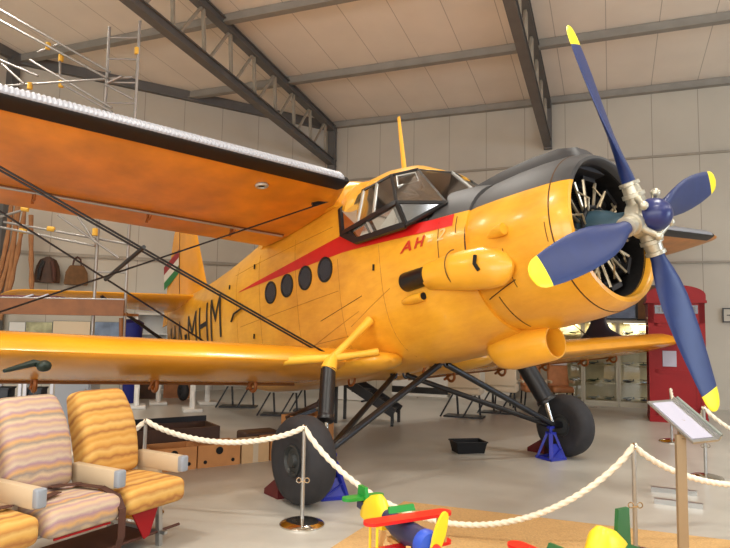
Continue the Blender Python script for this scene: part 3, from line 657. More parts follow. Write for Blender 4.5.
for s, nm in ((1, 'starboard'), (-1, 'port')):
    W, _ = wing('upper_wing', 'upper_wing_shaded', UW['x0'], UW['z0'], UW['dih'], UW['k'], UW['c'], .86, 9.05, s, rootcut=.62)
    W['label'] = 'upper wing nearest the camera' if s > 0 else 'upper wing behind the propeller'
    # de-icing boot along the leading edge
    def lep(u, off):   # u in -1 (under) .. 1 (over): point round the nose of the aerofoil
        c = UW['c']
        if u >= 0: x = (u**2)*.055; z = .105*(2.6*math.sqrt(x)*(1-x)**1.15*.75+.18*x)
        else: x = (u**2)*.06; z = -.035*(2.3*math.sqrt(x)*.9)
        return np.array([x*c-off*(1-abs(u))*1.0, z*c+off*u])
    us = np.linspace(-1, .42, 12)
    rings = []
    for y in [1.08, 1.095, 1.15]+list(np.linspace(1.5, 8.5, 12)):
        sh = .35 if y == 1.08 else (.8 if y == 1.095 else 1); r = []
        for u in us: p = lep(u*sh, .022*sh); r.append((UW['x0']+p[0], s*y, uz(y, UW['x0']+p[0])+p[1]))
        for u in us[::-1]: p = lep(u*sh, -.01); r.append((UW['x0']+p[0], s*y, uz(y, UW['x0']+p[0])+p[1]))
        rings.append(r)
    part('de_icing_boot', 'boot_black', M().loft(rings), W)
    # pale ribbed strip on top of the boot
    rings = []; us = np.linspace(-.22, 1.0, 9)
    ys = np.arange(1.16, 8.5, .021) if s > 0 else np.arange(1.2, 8.5, .2)
    for i, y in enumerate(ys):
        o_ = .034 if i % 2 else .024; r = []
        for u in us: p = lep(u, o_); r.append((UW['x0']+p[0]-.01, s*y, uz(y, UW['x0']+p[0])+p[1]+o_*.5))
        for u in us[::-1]: p = lep(u, -.01); r.append((UW['x0']+p[0], s*y, uz(y, UW['x0']+p[0])+p[1]))
        rings.append(r)
    part('ribbed_strip', 'rib_grey', M().loft(rings), W, smooth=25)
    zu = lambda y, x: uz(y, x)-.07
    part('flap_rod', 'steel', M().tube([(4.58, s*y, zu(y, 4.58)-.03) for y in (1.0, 8.4)], .014, 8), W)
    part('flap_gap', 'brown_board', M().tube([(4.63, s*y, zu(y, 4.63)+.012) for y in (.95, 8.5)], .022, 6), W)
    for y in (1.72, 2.83, 4.1, 5.6, 7.1):
        part('flap_bracket', 'bronze', M().torus((4.64, s*y, zu(y, 4.6)-.035), (0, 1, 0), .055, .014, 16, 6).bar((4.60, s*y, zu(y, 4.6)), (4.74, s*y, zu(y, 4.7)-.09), .03, .02), W)
    if s > 0: part('drain_eyelet', 'frame_silver', M().torus((3.28, 2.0, zu(2.0, 3.28)-.008), (0, 0, 1), .06, .02, 18, 6), W); part('drain_hole', 'hole_black', M().lathe([(-.012, .002), (-.012, .035), (.01, .035)], (3.28, 2.0, zu(2.0, 3.28)), (0, 0, 1), 14), W)
    Wl, _ = wing('lower_wing', 'wing_paint', LW['x0'], LW['z0'], LW['dih'], LW['k'], LW['c'], .85, 6.9, s, tu=.165, tl=.05)
    Wl['label'] = 'lower wing on the near side' if s > 0 else 'lower wing on the far side'
    zl = lambda y, x: lz(y, x)-.08
    part('flap_gap', 'brown_board', M().tube([(4.50, s*y, zl(y, 4.5)+.006) for y in (1.0, 6.6)], .018, 6), Wl)
    for y in (1.7, 2.9, 4.1, 5.3, 6.3):
        part('flap_bracket', 'bronze', M().torus((4.30, s*y, zl(y, 4.3)-.03), (0, 1, 0), .075, .022, 18, 6).bar((4.25, s*y, zl(y, 4.25)+.02), (4.45, s*y, zl(y, 4.45)-.06), .04, .03), Wl)
    # root fairing of the lower wing
    part('root_fairing', 'yellow_paint', M().loft([[(x, s*(.80+w*math.cos(a)), -.90+h*math.sin(a)) for a in np.linspace(0, 2*math.pi, 20, endpoint=False)] for x, w, h in ((2.72, .02, .02), (2.78, .22, .07), (2.95, .38, .11), (3.3, .44, .13), (4.5, .4, .13), (5.1, .28, .07))]), Wl)
    # interplane strut and bracing wires
    yo = 5.3
    part('interplane_strut', 'dark_navy', M().loft([[(x+w*math.cos(a), s*yo+.05*math.sin(a), z) for a in np.linspace(0, 2*math.pi, 18, endpoint=False)] for x, z, w in ((4.0, lz(yo, 4.0)+.0, .66), (3.97, lz(yo, 4.0)+.18, .62), (3.94, lz(yo, 4.0)+.27, .46), (3.92, lz(yo, 4.0)+.40, .27), (3.88, lz(yo, 3.9)+.55, .17), (3.6, .6, .14), (3.5, uz(yo, 3.5)-.25, .16), (3.5, uz(yo, 3.5)-.05, .4))]))['label'] = 'dark strut with flared ends between the wings'
    lowN = (3.12, s*1.36, -.80)
    for dx in (0, .07): part('flying_wire', 'black_metal', M().tube([(lowN[0]+dx, lowN[1], lowN[2]), (3.45+dx, s*yo, uz(yo, 3.5)-.05)], .011, 6))
    part('flying_wire', 'black_metal', M().tube([(4.35, s*1.75, lz(1.7, 4.3)+.10), (4.2, s*yo, uz(yo, 4.2)-.05)], .011, 6))
    part('landing_wire', 'black_metal', M().tube([(3.36, s*1.02, uz(1.0, 3.36)-.04), (3.9, s*yo, lz(yo, 3.9)+.1)], .010, 6))
part('wire_fitting', 'black_metal', M().tube([(3.36, 1.02, uz(1, 3.36)-.03), (3.40, 1.25, uz(1.2, 3.4)-.11)], .022, 8))
# centre section over the cabin
part('wing_root_fairing', 'yellow_paint', M().loft([[(x, w*y, 1.12+(h-1.12)*z) for y, z in ((-1.0, 0), (-.98, .5), (-.8, .85), (-.4, 1), (0, 1.03), (.4, 1), (.8, .85), (.98, .5), (1.0, 0))] for x, w, h in ((3.30, .60, 1.42), (3.36, .80, 1.5), (3.6, .93, 1.60), (4.2, .93, 1.60), (5.2, .93, 1.46), (5.9, .7, 1.38))]))
# --- tail
def tailplane(s):
    rings = []
    for y in list(np.linspace(.2, 3.3, 8))+[3.45, 3.55, 3.6]:
        q = max(0, (y-3.3)/.3); f = math.sqrt(max(1-q*q, .02)); xl = 9.45+(y-.2)*.26+(1-f)*.5; xt = 11.35-(y-.2)*.05-(1-f)*.3; z = 1.22+(y-.2)*.045; c = xt-xl
        rings.append([(xl+px, s*y, z+pz*f) for px, pz in foil(c, 10, .06, .055)])
    return part('tailplane', 'wing_paint', M().loft(rings))
for s in (1, -1):
    t = tailplane(s); t['label'] = 'tailplane half on the near side' if s > 0 else 'tailplane half on the far side'
    part('tail_strut', 'black_metal', M().tube([(9.9, s*2.0, 1.22), (10.6, s*.25, .25)], .035, 8))
def finring(z):
    q = (z-1.2)/2.1; xl = 9.35+q*.75+(max(0, q-.85)*4)**2*.5; xt = 12.05-q*.85-(max(0, q-.85)*4)**2*.6; c = xt-xl; return [(xl+px, pz*(1-.3*q), z) for px, pz in foil(c, 10, .04, .04)]
FIN = part('tail_fin', 'wing_paint', M().loft([finring(z) for z in (1.0, 1.4, 1.8, 2.2, 2.6, 2.9, 3.1, 3.22, 3.3)]))
def finy(x, z): q = (z-1.2)/2.1; xl = 9.35+q*.75; c = 12.05-q*.85-xl; t = min(1, max(0, (x-xl)/c)); return .04*(2.6*math.sqrt(t)*(1-t)**1.15*.75+.18*t*(1-t))*c*(1-.3*q)+.006
for i, m in enumerate(('flag_green', 'flag_white', 'flag_red')):
    g = lambda x, t: (lambda z: (x, max(finy(x, z), .03), z))(1.86+(11.9-x)*.20+(i+t)*.19)
    part('flag_band', m, M().grid(g, np.linspace(10.9, 11.9, 8), np.linspace(0, 1, 3)), FIN)
part('rudder_gap', 'dark_seam', M().tube([(10.85-.0*(z-1.2), finy(10.85, z)-.004, z) for z in np.linspace(1.5, 3.1, 6)], .008, 5), FIN)
tw = part('tail_wheel', 'black_rubber', M().torus((10.9, 0, -.625), (0, 1, 0), .13, .08, 24, 10))
part('tail_leg', 'black_metal', M().bar((10.9, 0, -.62), (10.5, 0, .15), .09, .06), tw)
# --- landing gear
def gear(s):
    axle = np.array([2.633, s*2.071, -1.851]); zg = np.array([math.sin(ALP)*-1, 0, math.cos(ALP)])
    tire = []
    wv = .155
    prof = [(-.10, .13), (-wv*.85, .20), (-wv, .315), (-wv*.9, .365), (-wv*.55, .402), (0, .414), (wv*.55, .402), (wv*.9, .365), (wv, .315), (wv*.85, .20), (.10, .13)]
    wh = part('wheel', 'black_rubber', M().lathe(prof, axle, (0, s, 0), 48)); wh['label'] = 'near main wheel' if s > 0 else 'far main wheel'
    part('rim', 'wheel_hub', M().lathe([(.09, .145), (.125, .145), (.13, .13), (.10, .115), (.105, .07), (.14, .055), (.145, .01)], axle, (0, s, 0), 32), wh)
    part('rim', 'wheel_hub', M().lathe([(.09, .145), (.12, .145), (.12, .13), (.10, .11), (.11, .01)], axle, (0, -s, 0), 32), wh)
    sr = .08 if s > 0 else .12
    inner = axle+np.array([0, -s*.26, .03])
    N = np.array([2.96, s*1.42, -.86]); a = np.array([2.79, s*1.60, -1.0]); b = np.array([2.66, s*1.76, -1.47])
    part('axle', 'black_metal', M().cyl(axle, inner, .05, 14))
    part('shock_strut', 'black_metal', M().cyl(a, b, sr, 18).lathe([(0, sr), (.02, sr*1.12), (.05, sr*1.12), (.07, sr*.6)], b, nrm(b-a), 18))
    part('strut_rod', 'chrome', M().cyl(b, inner, .032, 12))
    part('strut_fairing', 'gear_yellow', M().loft([[tuple(np.array(p)+r*(np.array([1, 0, 0])*math.cos(q)+np.array([0, .8, .5*s])*math.sin(q))) for q in np.linspace(0, 2*math.pi, 18, endpoint=False)] for p, r in ((a, .088), (a*.6+N*.4, .082), (N, .062), (N+np.array([0, -.05*s, .06]), .03))]))
    for q, r0, r1 in (((2.90, s*.90, -.44), .04, .055), ((3.12, s*1.25, -.82), .05, .06), ((3.1, s*1.95, lz(1.95, 3.1)), .045, .05), ((2.75, s*.95, -.82), .035, .04)):
        part('fairing_arm', 'gear_yellow', M().tube([N+np.array([0, 0, .0]), (N+np.array(q))/2, q], [.045, r0, r1], 12))
    part('drag_strut', 'black_metal', M().tube([inner, (2.72, s*.06, -.985)], .038, 10))
    part('drag_strut', 'black_metal', M().tube([inner+np.array([.03, 0, -.02]), (3.52, s*.10, -1.03)], .034, 10))
    part('strut_lug', 'black_metal', M().torus((2.72, s*.07, -.965), (1, 0, 0), .05, .018, 14, 6).torus((3.52, s*.10, -1.02), (1, 0, 0), .045, .016, 14, 6))
gear(1); gear(-1)
for x, y in ((3.0, 0), (4.1, .35)): part('belly_ring', 'bronze', M().torus((x, y, -1.03), (0, 1, .3), .07, .016, 18, 6))
# black rod tied across the bracing wires, seen over the near wing
def body_of(p): q = np.array(p)-BO; return np.array([-(q@BF), q@BS, q@BU])
def at_body(u, v, y): return body_of(at_plane(u, v, BO+BS*y, BS))
part('wire_spacer', 'black_metal', M().tube([at_body(105.5, 279.5, 3.45), at_body(144, 247, 3.35)], .022, 8))

# ================================================================== THINGS AROUND THE AEROPLANE
# jack stands and chocks
def jack(label, loc, rz):
    t = thing('jack_stand', label, 'jack stand', loc, rz, 'blue jack stands under the axles')
    w = .125
    for i, j in ((-1, -1), (1, -1), (1, 1), (-1, 1)):
        M().bar((i*w, j*w, .015), (i*.035, j*.035, .33), .05, .03).build('leg', 'jack_blue', t)
    M().box((0, -w, .02), (2*w+.03, .03, .035)).box((0, w, .02), (2*w+.03, .03, .035)).box((-w, 0, .02), (.03, 2*w, .035)).box((w, 0, .02), (.03, 2*w, .035)).build('base_frame', 'jack_blue', t)
    M().box((0, 0, .335), (.10, .10, .03)).cyl((0, 0, .3), (0, 0, .40), .022, 12).box((0, 0, .41), (.09, .05, .03)).build('saddle', 'jack_blue', t)
    M().prism([(-w, -w-.012, .03), (w, -w-.012, .03), (.05, -.06, .2), (-.05, -.06, .2)], (0, .012, .002)).bar((-.1, -w-.012, .05), (.08, -w+.02, .15), .02, .01).build('brace', 'jack_blue', t)
    return t
jack('blue steel jack stand under the near wheel strut', at_floor(331, 497), R(20))
jack('blue steel jack stand beside the far wheel', at_floor(551, 459), R(30))
def chock(label, loc, rz):
    m = M().prism([(-.14, -.11, 0), (.14, -.11, 0), (.14, -.11, .05), (-.10, -.11, .2), (-.14, -.11, .2)], (0, .22, 0))
    o = m.build('wheel_chock', 'chock_red', loc=(0, 0, 0)); o.location = loc; o.rotation_euler = (0, 0, rz); tag(o, label, 'wheel chock', 'red wheel chocks')
    M().bar((-.12, 0, .2), (-.12, 0, .23), .05, .12).build('grip', 'chock_red', o)
pw = Bw(2.633, 2.071, -1.851); pf = Bw(2.633, -2.071, -1.851)
cdir = math.atan2(-Fh[1], -Fh[0])
for c, l in ((pw, 'dark red wheel chock behind the near main wheel'), (pf, 'dark red wheel chock behind the far main wheel')):
    q = c-Fh*.40; q[2] = 0; chock(l, q, cdir)

# rope barrier
def stanchion(label, x, y):
    t = thing('rope_stanchion', label, 'stanchion', (x, y, 0), 0, 'chrome rope stanchions')
    M().lathe([(0, .19), (.012, .19), (.025, .175), (.04, .12), (.052, .05), (.055, .022)], (0, 0, 0), (0, 0, 1), 40).build('base', 'chrome', t)
    M().cyl((0, 0, .05), (0, 0, .79), .017, 16).build('pole', 'steel', t)
    M().torus((0, 0, .80), (1, 0, 0), .024, .007, 20, 8).build('rope_eye', 'chrome', t)
    hk = M()
    for x in (-.034, .034): hk.torus((x, -.012, .37), (0, 1, 0), .02, .005, 16, 6)
    hk.bar((-.02, -.012, .36), (.02, -.012, .36), .012, .012).build('hook', 'chrome', t)
    return t
ST_ = {'s1': (-.496, 5.447), 's2': (2.073, 4.854), 's3': (4.015, 7.444), 'sA': (-1.93, 5.66), 'sB': (4.807, 9.86), 'sC': (4.1, 5.35), 'sD': (5.6, 6.75), 'sL': (-3.5, 5.3)}
for k, l in (('s1', 'chrome rope stanchion in front of the near aeroplane wheel'), ('s2', 'slim rope stanchion on the tan mat, left of the sign stand'), ('s3', 'rope stanchion with round foot just right of the sign post'), ('sA', 'rope stanchion behind the yellow seat and cardboard cartons'),
             ('sB', 'farthest rope stanchion, behind the sign and in front of the phone box'), ('sC', 'rope stanchion on the right beyond the sign stand'), ('sD', 'rope stanchion at far right past the propeller'), ('sL', 'rope stanchion on the left behind the aircraft seats')):
    stanchion(l, *ST_[k])
def rope(label, a, b, sag, r=.021):
    A = np.array([*ST_[a], .815]); B = np.array([*ST_[b], .815]); L_ = np.linalg.norm(B-A)*1.1; n = int(L_/.012); pts = []
    for i in range(n+1):
        t = i/n; p = A+(B-A)*t; p[2] -= sag*(1-(2*t-1)**2)**.85; p[2] = max(p[2], .02); pts.append(p)
    m = M().tube(pts, r, 15, True, lambda i, ang: 1+.22*math.cos(3*(ang-i*.42)))
    tag(m.build('barrier_rope', 'rope', loc='auto', smooth=180), label, 'rope', 'white barrier ropes')
rope('white twisted rope sagging low from the near-wheel stanchion to the mat stanchion', 's1', 's2', .70)
rope('white rope between the carton-side stanchion and the near-wheel stanchion', 'sA', 's1', .16)
rope('white rope running right from the mat stanchion past the sign post', 's2', 'sC', .34)
rope('white rope between the two stanchions behind the sign', 's3', 'sB', .42)
rope('white rope hanging right from the stanchion beside the sign', 's3', 'sD', .4)
rope('white rope running left behind the airline seats', 'sL', 'sA', .30)

# tan mat on the floor
c0 = at_floor(404, 502); c1 = at_floor(730, 541); c2 = at_floor(332, 548)
e1 = nrm(c1-c0); e2 = nrm(c2-c0)
m_ = M().prism([c0, c0+e1*5.2, c0+e1*5.2+e2*4.5, c0+e2*4.5], (0, 0, .008))
tag(m_.build('floor_mat', 'mat_tan', loc='auto', smooth=0), 'tan woven mat on the floor under the toy planes', 'mat')

# black plastic tray
p = at_floor(468, 452); t = thing('plastic_tray', 'black plastic tray on the floor between the wheels', 'tray', p, R(12))
w = M()
for a, b in (((-.22, -.15), (.22, -.15)), ((.22, -.15), (.22, .15)), ((.22, .15), (-.22, .15)), ((-.22, .15), (-.22, -.15))):
    A0 = np.array([a[0]*.85, a[1]*.85, 0]); A1 = np.array([a[0], a[1], .15]); B0_ = np.array([b[0]*.85, b[1]*.85, 0]); B1 = np.array([b[0], b[1], .15]); inn_ = lambda q: q*np.array([.95, .93, 1])
    w.loft([[A0, A1, inn_(A1), inn_(A0)], [B0_, B1, inn_(B1), inn_(B0_)]])
w.box((0, 0, .008), (.37, .25, .016)); w.build('tray_body', 'black_plastic', t)
M().tube([(-.225, -.155, .15), (.225, -.155, .15), (.225, .155, .15), (-.225, .155, .15), (-.225, -.155, .15)], .010, 6).build('rim', 'black_plastic', t)

# sign on a post
def sign():
    px = at(683, 540, 4.2); t = thing('sign_stand', 'sloping info sign with white sheet on a flat metal post', 'sign', (px[0], px[1], 0), 0)
    M().box((0, 0, .50), (.062, .03, 1.0)).build('post', 'sign_post', t)
    M().box((0, 0, .01), (.36, .30, .02)).build('foot_plate', 'steel', t)
    cs = [at(652, 403, 4.42), at(668, 400, 4.50), at(712, 437, 4.2), at(699, 446, 4.08)]
    o_ = np.array([px[0], px[1], 0]); cs = [c-o_ for c in cs]; cen = np.mean(cs, axis=0)
    X = nrm((cs[2]+cs[3])/2-(cs[0]+cs[1])/2); n_ = nrm(np.cross(X, cs[1]-cs[0])); n_ = n_ if n_[2] > 0 else -n_; Y = np.cross(n_, X)
    return t, cen, X, Y, n_
t, cen, X, Y, n_ = sign()
M().box(cen, (.42, .235, .015), (X, Y, n_)).build('panel', 'steel', t)
M().box(cen+n_*.010-Y*.008, (.365, .185, .006), (X, Y, n_)).build('sheet', 'sign_paper', t)
M().box(cen+Y*.12+n_*.015, (.42, .012, .03), (X, Y, n_)).build('back_lip', 'steel', t)
M().cyl(cen+Y*.14+n_*.03-X*.2, cen+Y*.14+n_*.03+X*.2, .012, 10).build('lamp_tube', 'model_grey', t)
M().bar((0, 0, .96), cen-n_*.01, .05, .03, upv=(1, 0, 0)).build('bracket', 'sign_post', t)
# low steel rails on the floor behind the post
for i, (a, b, l) in enumerate((((651, 491), (697, 496), 'short steel rail on the floor, the farther of two behind the sign post'), ((654, 503), (703, 509), 'short steel rail on the floor, the nearer of two behind the sign post'))):
    A, B = at_floor(*a), at_floor(*b); d = nrm(B-A); tag(M().bar(A+UPZ*.025, B+UPZ*.025, .05, .05).build('floor_rail', 'steel', loc='auto', smooth=0), l, 'rail', 'steel floor rails')

# ---- old airline seats
def seat_row():
    t = thing('airline_seat_row', 'old triple airliner seat row in pink and yellow striped fabric', 'seats', (-2.05, 4.36, 0), R(61)); t.scale = (1.16, 1.12, 1.02)
    W_ = .43
    for i, x in enumerate((-.52, 0, .52)):
        fab = ('fabric_yellow', 'fabric_pink', 'fabric_yellow')[i]; cn = ('yellow', 'pink and grey', 'yellow')[i]
        def bend(p):
            x_, y_, z_ = p; k = z_/.62+.5
            y_ += -.05*math.sin(k*math.pi)*(1 if y_ < 0 else .3)+.03*math.cos(x_/.2)*(-1 if y_ < 0 else 0)
            wd = 1.0-.10*max(0, k-.7)/.3; return (x_*wd, y_, z_)
        rc = R(17); ax = np.array([[1, 0, 0], [0, math.cos(rc), -math.sin(rc)], [0, math.sin(rc), math.cos(rc)]])
        b = M().rbox((x, .335, .785), (W_, .15, .66), .055, 4, 6, bend, ax).build('seat_back', fab, t); b['label'] = cn+' striped seat back'
        M().tube([np.array([x, .335, .785])+ax.T@np.array([x2, -.088, z2]) for x2, z2 in ((.16, .30), (.165, .05), (.14, -.2))], .006, 6).build('piping', fab, b)
        def puff(p):
            x_, y_, z_ = p; 
            if z_ > 0: z_ += .03*math.cos(x_*3.2)*math.cos(y_*3.0)-.01
            if z_ < 0 and y_ < -.1: z_ -= .02
            return (x_, y_, z_)
        c = M().rbox((x, -.02, .40), (W_+.05, .52, .15), .055, 4, 6, puff).build('seat_cushion', fab, t); c['label'] = cn+' striped seat cushion'
    for i, x in enumerate((-.78, -.26, .26, .78)):
        a = M().rbox((x, .02, .56), (.06, .42, .13), .012, 2).build('armrest', 'cream_plastic', t)
        M().rbox((x, -.205, .565), (.064, .05, .12), .014, 3).build('end_cap', 'grey_plastic', a)
        M().box((x+.030, -.10, .56), (.006, .10, .06)).build('ashtray', 'ash_label', a)
        M().box((x+.034, -.085, .565), (.003, .022, .035)).build('ashtray_flap', 'hole_black', a)
        M().rbox((x, .12, .44), (.045, .22, .18), .015, 2).build('side_panel', 'cream_plastic', t)
    for x in (-.62, .62):
        for y, dy in ((-.16, -.02), (.26, .06)): M().bar((x, y, .33), (x, y+dy, .0), .03, .035).build('leg', 'steel', t)
        M().bar((x, -.24, .10), (x, .34, .10), .025, .025).build('side_rail', 'steel', t)
    for y in (-.16, .24): M().cyl((-.75, y, .325), (.75, y, .325), .018, 10).build('cross_tube', 'steel', t)
    M().cyl((-.7, -.17, .10), (.8, -.17, .10), .011, 8).build('luggage_bar', 'belt_brown', t)
    M().box((0, .05, .08), (1.3, .36, .012)).build('luggage_shelf', 'belt_brown', t)
    # belts
    for k, pts in enumerate(([(.20, .12, .50), (.16, .02, .515), (.20, -.12, .51), (.215, -.24, .47), (.222, -.288, .38), (.225, -.285, .2), (.225, -.25, .1)], [(-.22, .0, .51), (-.21, -.10, .505), (-.15, -.06, .512), (-.03, -.02, .517)], [(-.30, .0, .50), (-.34, -.06, .515), (-.46, -.04, .515)], [(.36, .13, .505), (.32, .06, .515), (.40, .02, .512)], [(.10, .16, .51), (.02, .10, .52), (.17, .05, .52)])):
        g = M(); P_ = [np.array(q) for q in pts]
        for a, b in zip(P_[:-1], P_[1:]): g.bar(a+(a-b)*.06, b+(b-a)*.06, .05, .006, upv=(0, 0, 1) if abs((b-a)[2]) < .08 else (0, 1, 0))
        g.build('seat_belt', 'belt_brown', t, smooth=0)
    M().prism([(.34, -.215, .34), (.58, -.215, .34), (.50, -.22, .12), (.46, -.22, .10)], (0, .012, 0)).build('life_vest_pouch', 'phone_red', t)['label'] = 'red triangular pouch under the yellow seat'
    M().bar((-.2, -.26, .31), (.16, -.26, .31), .012, .012).build('red_strap', 'phone_red', t)
seat_row()

# ---- toy biplanes on wooden trestles
def toy(label, loc, rz, wing_m='toy_red', body_m='toy_navy', tail_m='toy_green', rear_m='toy_yellow', prop_w=.035, prop_rot=-.35, group=None, h=.34, fin_h=.285, hood_w=1, hood_h=1, hood_dx=0):
    t = thing('toy_biplane', label, 'toy plane', loc, rz, group)      # local +x = nose
    def plank(y0, y1, x, z, c, th): # wing with rounded ends
        pts = []
        for a in np.linspace(-math.pi/2, math.pi/2, 9): pts.append((x+c/2*math.sin(a), y1-c/2+c/2*math.cos(a), z))
        for a in np.linspace(math.pi/2, 3*math.pi/2, 9): pts.append((x+c/2*math.sin(a), y0+c/2+c/2*math.cos(a), z))
        return M().prism(pts, (0, 0, th))
    plank(-.29, .29, .10, h+.225, .105, .018).build('upper_wing', wing_m, t)
    plank(-.29, .29, .10, h+.06, .105, .018).build('lower_wing', wing_m, t)
    for y in (-.23, .23):
        for x in (.06, .14): M().cyl((x, y, h+.07), (x, y, h+.23), .008, 8).build('wing_strut', 'wood_tan' if y > 0 else rear_m, t)
    M().loft([[(x, w*math.cos(a), h+zc+hh*math.sin(a)) for a in np.linspace(0, 2*math.pi, 16, endpoint=False)] for x, w, hh, zc in ((-.14, .045, .05, .17), (0, .06, .07, .15), (.2, .068, .075, .14), (.27, .07, .075, .14))]).build('body', body_m, t)
    M().loft([[(x, w*math.cos(a), h+.14+w*math.sin(a)) for a in np.linspace(0, 2*math.pi, 20, endpoint=False)] for x, w in ((.265, .078), (.30, .08), (.33, .07), (.345, .03))]).build('nose_ring', 'toy_blue', t)
    hood = []
    for x, w, zt in ((-.40, .015, .17), (-.36, .03, .20), (-.26, .045 * hood_w, .26), (-.17, .05 * hood_w, .285), (-.13, .048 * hood_w, .27), (-.06, .045, .19)):
        hood.append([(x+hood_dx, w*math.copysign(abs(math.cos(a))**.7, math.cos(a)), h+.10+(zt*hood_h-.10)*max(0, math.sin(a))**.8) for a in np.linspace(0, math.pi, 15)])
    M().loft(hood).build('tail_hood', rear_m, t)
    M().bar((-.5, 0, h+.17), (-.2, 0, h+.15), .05, .05).build('tail_boom', body_m, t)
    M().prism([(-.52, -.012, h+.21), (-.40, -.012, h+.21), (-.42, -.012, h+fin_h), (-.51, -.012, h+fin_h)], (0, .024, 0)).build('tail_fin', tail_m, t)
    plank(-.15, .15, -.46, h+.205, .085, .02).build('tailplane', tail_m, t)
    M().prism([(.02, -.09, h+.247), (.02, .09, h+.247), (.005, .085, h+.28), (.005, -.085, h+.28)], (.015, 0, 0)).build('windscreen', tail_m, t)
    e = np.array([0, math.sin(prop_rot), math.cos(prop_rot)]); f_ = np.array([0, math.cos(prop_rot), -math.sin(prop_rot)]); c = np.array([.36, 0, h+.14]); out = []
    for q in np.linspace(0, 2*math.pi, 28, endpoint=False):
        l = .20*math.cos(q); wv = prop_w*math.sin(q)*(1-.35*math.exp(-(l/.05)**2)); wv = math.copysign(abs(wv)**.8*prop_w**.2, math.sin(q)); out.append(c+e*l+f_*wv)
    pr = M().prism(out, (.018, 0, 0)).build('propeller', rear_m, t)
    M().lathe([(0, .03), (.02, .026), (.03, .01)], c+np.array([.015, 0, 0]), (1, 0, 0), 14).build('propeller_cap', wing_m, pr)
    for x, y in ((-.06, -.13), (-.06, .13), (.22, -.13), (.22, .13)):
        M().bar((x*1.0, y*.55, h+.12), (x*1.6, y*1.5, 0), .028, .028).build('trestle_leg', 'wood_tan', t)
    M().box((.08, 0, h+.06), (.36, .05, .03)).build('trestle_rail', 'wood_tan', t)
    return t
toy('red winged toy biplane with yellow propeller on wooden legs', (.23, 3.80, 0), R(-62), prop_w=.04, prop_rot=.35, h=.345, hood_dx=-.07)
toy('dark green tailed toy plane with broad yellow propeller, right of the red one', (1.06, 3.36, 0), R(-150), tail_m='toy_dark_green', body_m='toy_dark_green', prop_w=.05, prop_rot=1.3, h=.265, fin_h=.42, hood_w=1.7, hood_h=1.22, hood_dx=-.12)

# ---- cartons, cases behind the rope
def carton(label, a, b, h, d, m, holes=True, cat='box', group='cardboard cartons by the rope'):
    A, B = np.array(a), np.array(b); L_ = np.linalg.norm((B-A)[:2]); rz = math.atan2(B[1]-A[1], B[0]-A[0]); t = thing('cardboard_box', label, cat, (*((A+B)/2)[:2], 0), rz, group)
    w = M().box((0, .008, h/2), (L_, .016, h)).box((0, d-.008, h/2), (L_, .016, h)).box((-L_/2+.008, d/2, h/2), (.016, d-.032, h)).box((L_/2-.008, d/2, h/2), (.016, d-.032, h)).box((0, d/2, .01), (L_-.03, d-.03, .02))
    w.build('shell', m, t, smooth=0)
    if holes:
        M().lathe([(0, .002), (0, .045), (.012, .045)], (0, -.004, h*.72), (0, 1, 0), 20).build('hand_hole', 'hole_black', t)
        for x in (-.33, .33): M().lathe([(0, .002), (0, .022), (.012, .022)], (x*L_, -.004, h*.25), (0, 1, 0), 14).build('air_hole', 'hole_black', t)
    else: M().box((0, -.002, h*.5), (.07, .006, h*.98)).build('tape', 'cream_plastic', t)
    return t
p0 = at_floor(150, 474); p1 = at_floor(287, 459); dd = p1-p0
fr = lambda t_: p0+dd*t_
carton('banana carton with hand hole, leftmost of the row behind the yellow seat', fr(.0), fr(.31), .26, .38, 'cardboard')
carton('banana carton with round holes, second in the row by the rope', fr(.32), fr(.625), .26, .38, 'cardboard')
carton('taped pale carton between the banana cartons and the near wheel', fr(.64), fr(.85), .25, .36, 'carton_pale', False)
carton('banana carton partly hidden behind the near wheel', fr(.865), fr(1.14), .26, .36, 'cardboard')
pc = fr(.0)+np.array([-.25, .55, 0])
t = thing('wooden_chest', 'dark brown open chest behind the cartons', 'chest', pc, math.atan2(dd[1], dd[0]))
M().box((.35, 0, .19), (1.15, .03, .38)).box((.35, .5, .19), (1.15, .03, .38)).box((-.21, .25, .19), (.03, .47, .38)).box((.91, .25, .19), (.03, .47, .38)).box((.35, .25, .015), (1.1, .45, .03)).build('body', 'case_brown', t, smooth=0)
M().box((.35, .53, .40), (1.15, .03, .10)).build('lid', 'black_paint', t)
pc = fr(.72)+np.array([-.05, .72, 0]); t = thing('suitcase', 'dark brown suitcase lying behind the taped pale carton', 'suitcase', pc, math.atan2(dd[1], dd[0]))
M().rbox((0, 0, .14), (.5, .34, .28), .03).build('body', 'case_brown', t); M().tube([(-.08, -.2, .2), (-.07, -.24, .2), (.07, -.24, .2), (.08, -.2, .2)], .012, 6).build('handle', 'black_paint', t)
pc = fr(1.12)+np.array([.0, .82, 0]); t = thing('wooden_crate', 'open plywood crate holding timber, just left of the near wheel', 'crate', pc, math.atan2(dd[1], dd[0])+.2)
M().box((0, -.2, .22), (.62, .02, .44)).box((0, .2, .22), (.62, .02, .44)).box((-.3, 0, .22), (.02, .38, .44)).box((.3, 0, .22), (.02, .38, .44)).box((0, 0, .02), (.6, .38, .02)).build('body', 'cardboard', t, smooth=0)
q = M().bar((-.34, .05, .40), (.30, -.05, .62), .06, .06).build('timber_offcut', 'case_brown', t); M().bar((-.3, -.1, .44), (.0, -.15, .52), .05, .05).build('timber_offcut', 'black_paint', t)

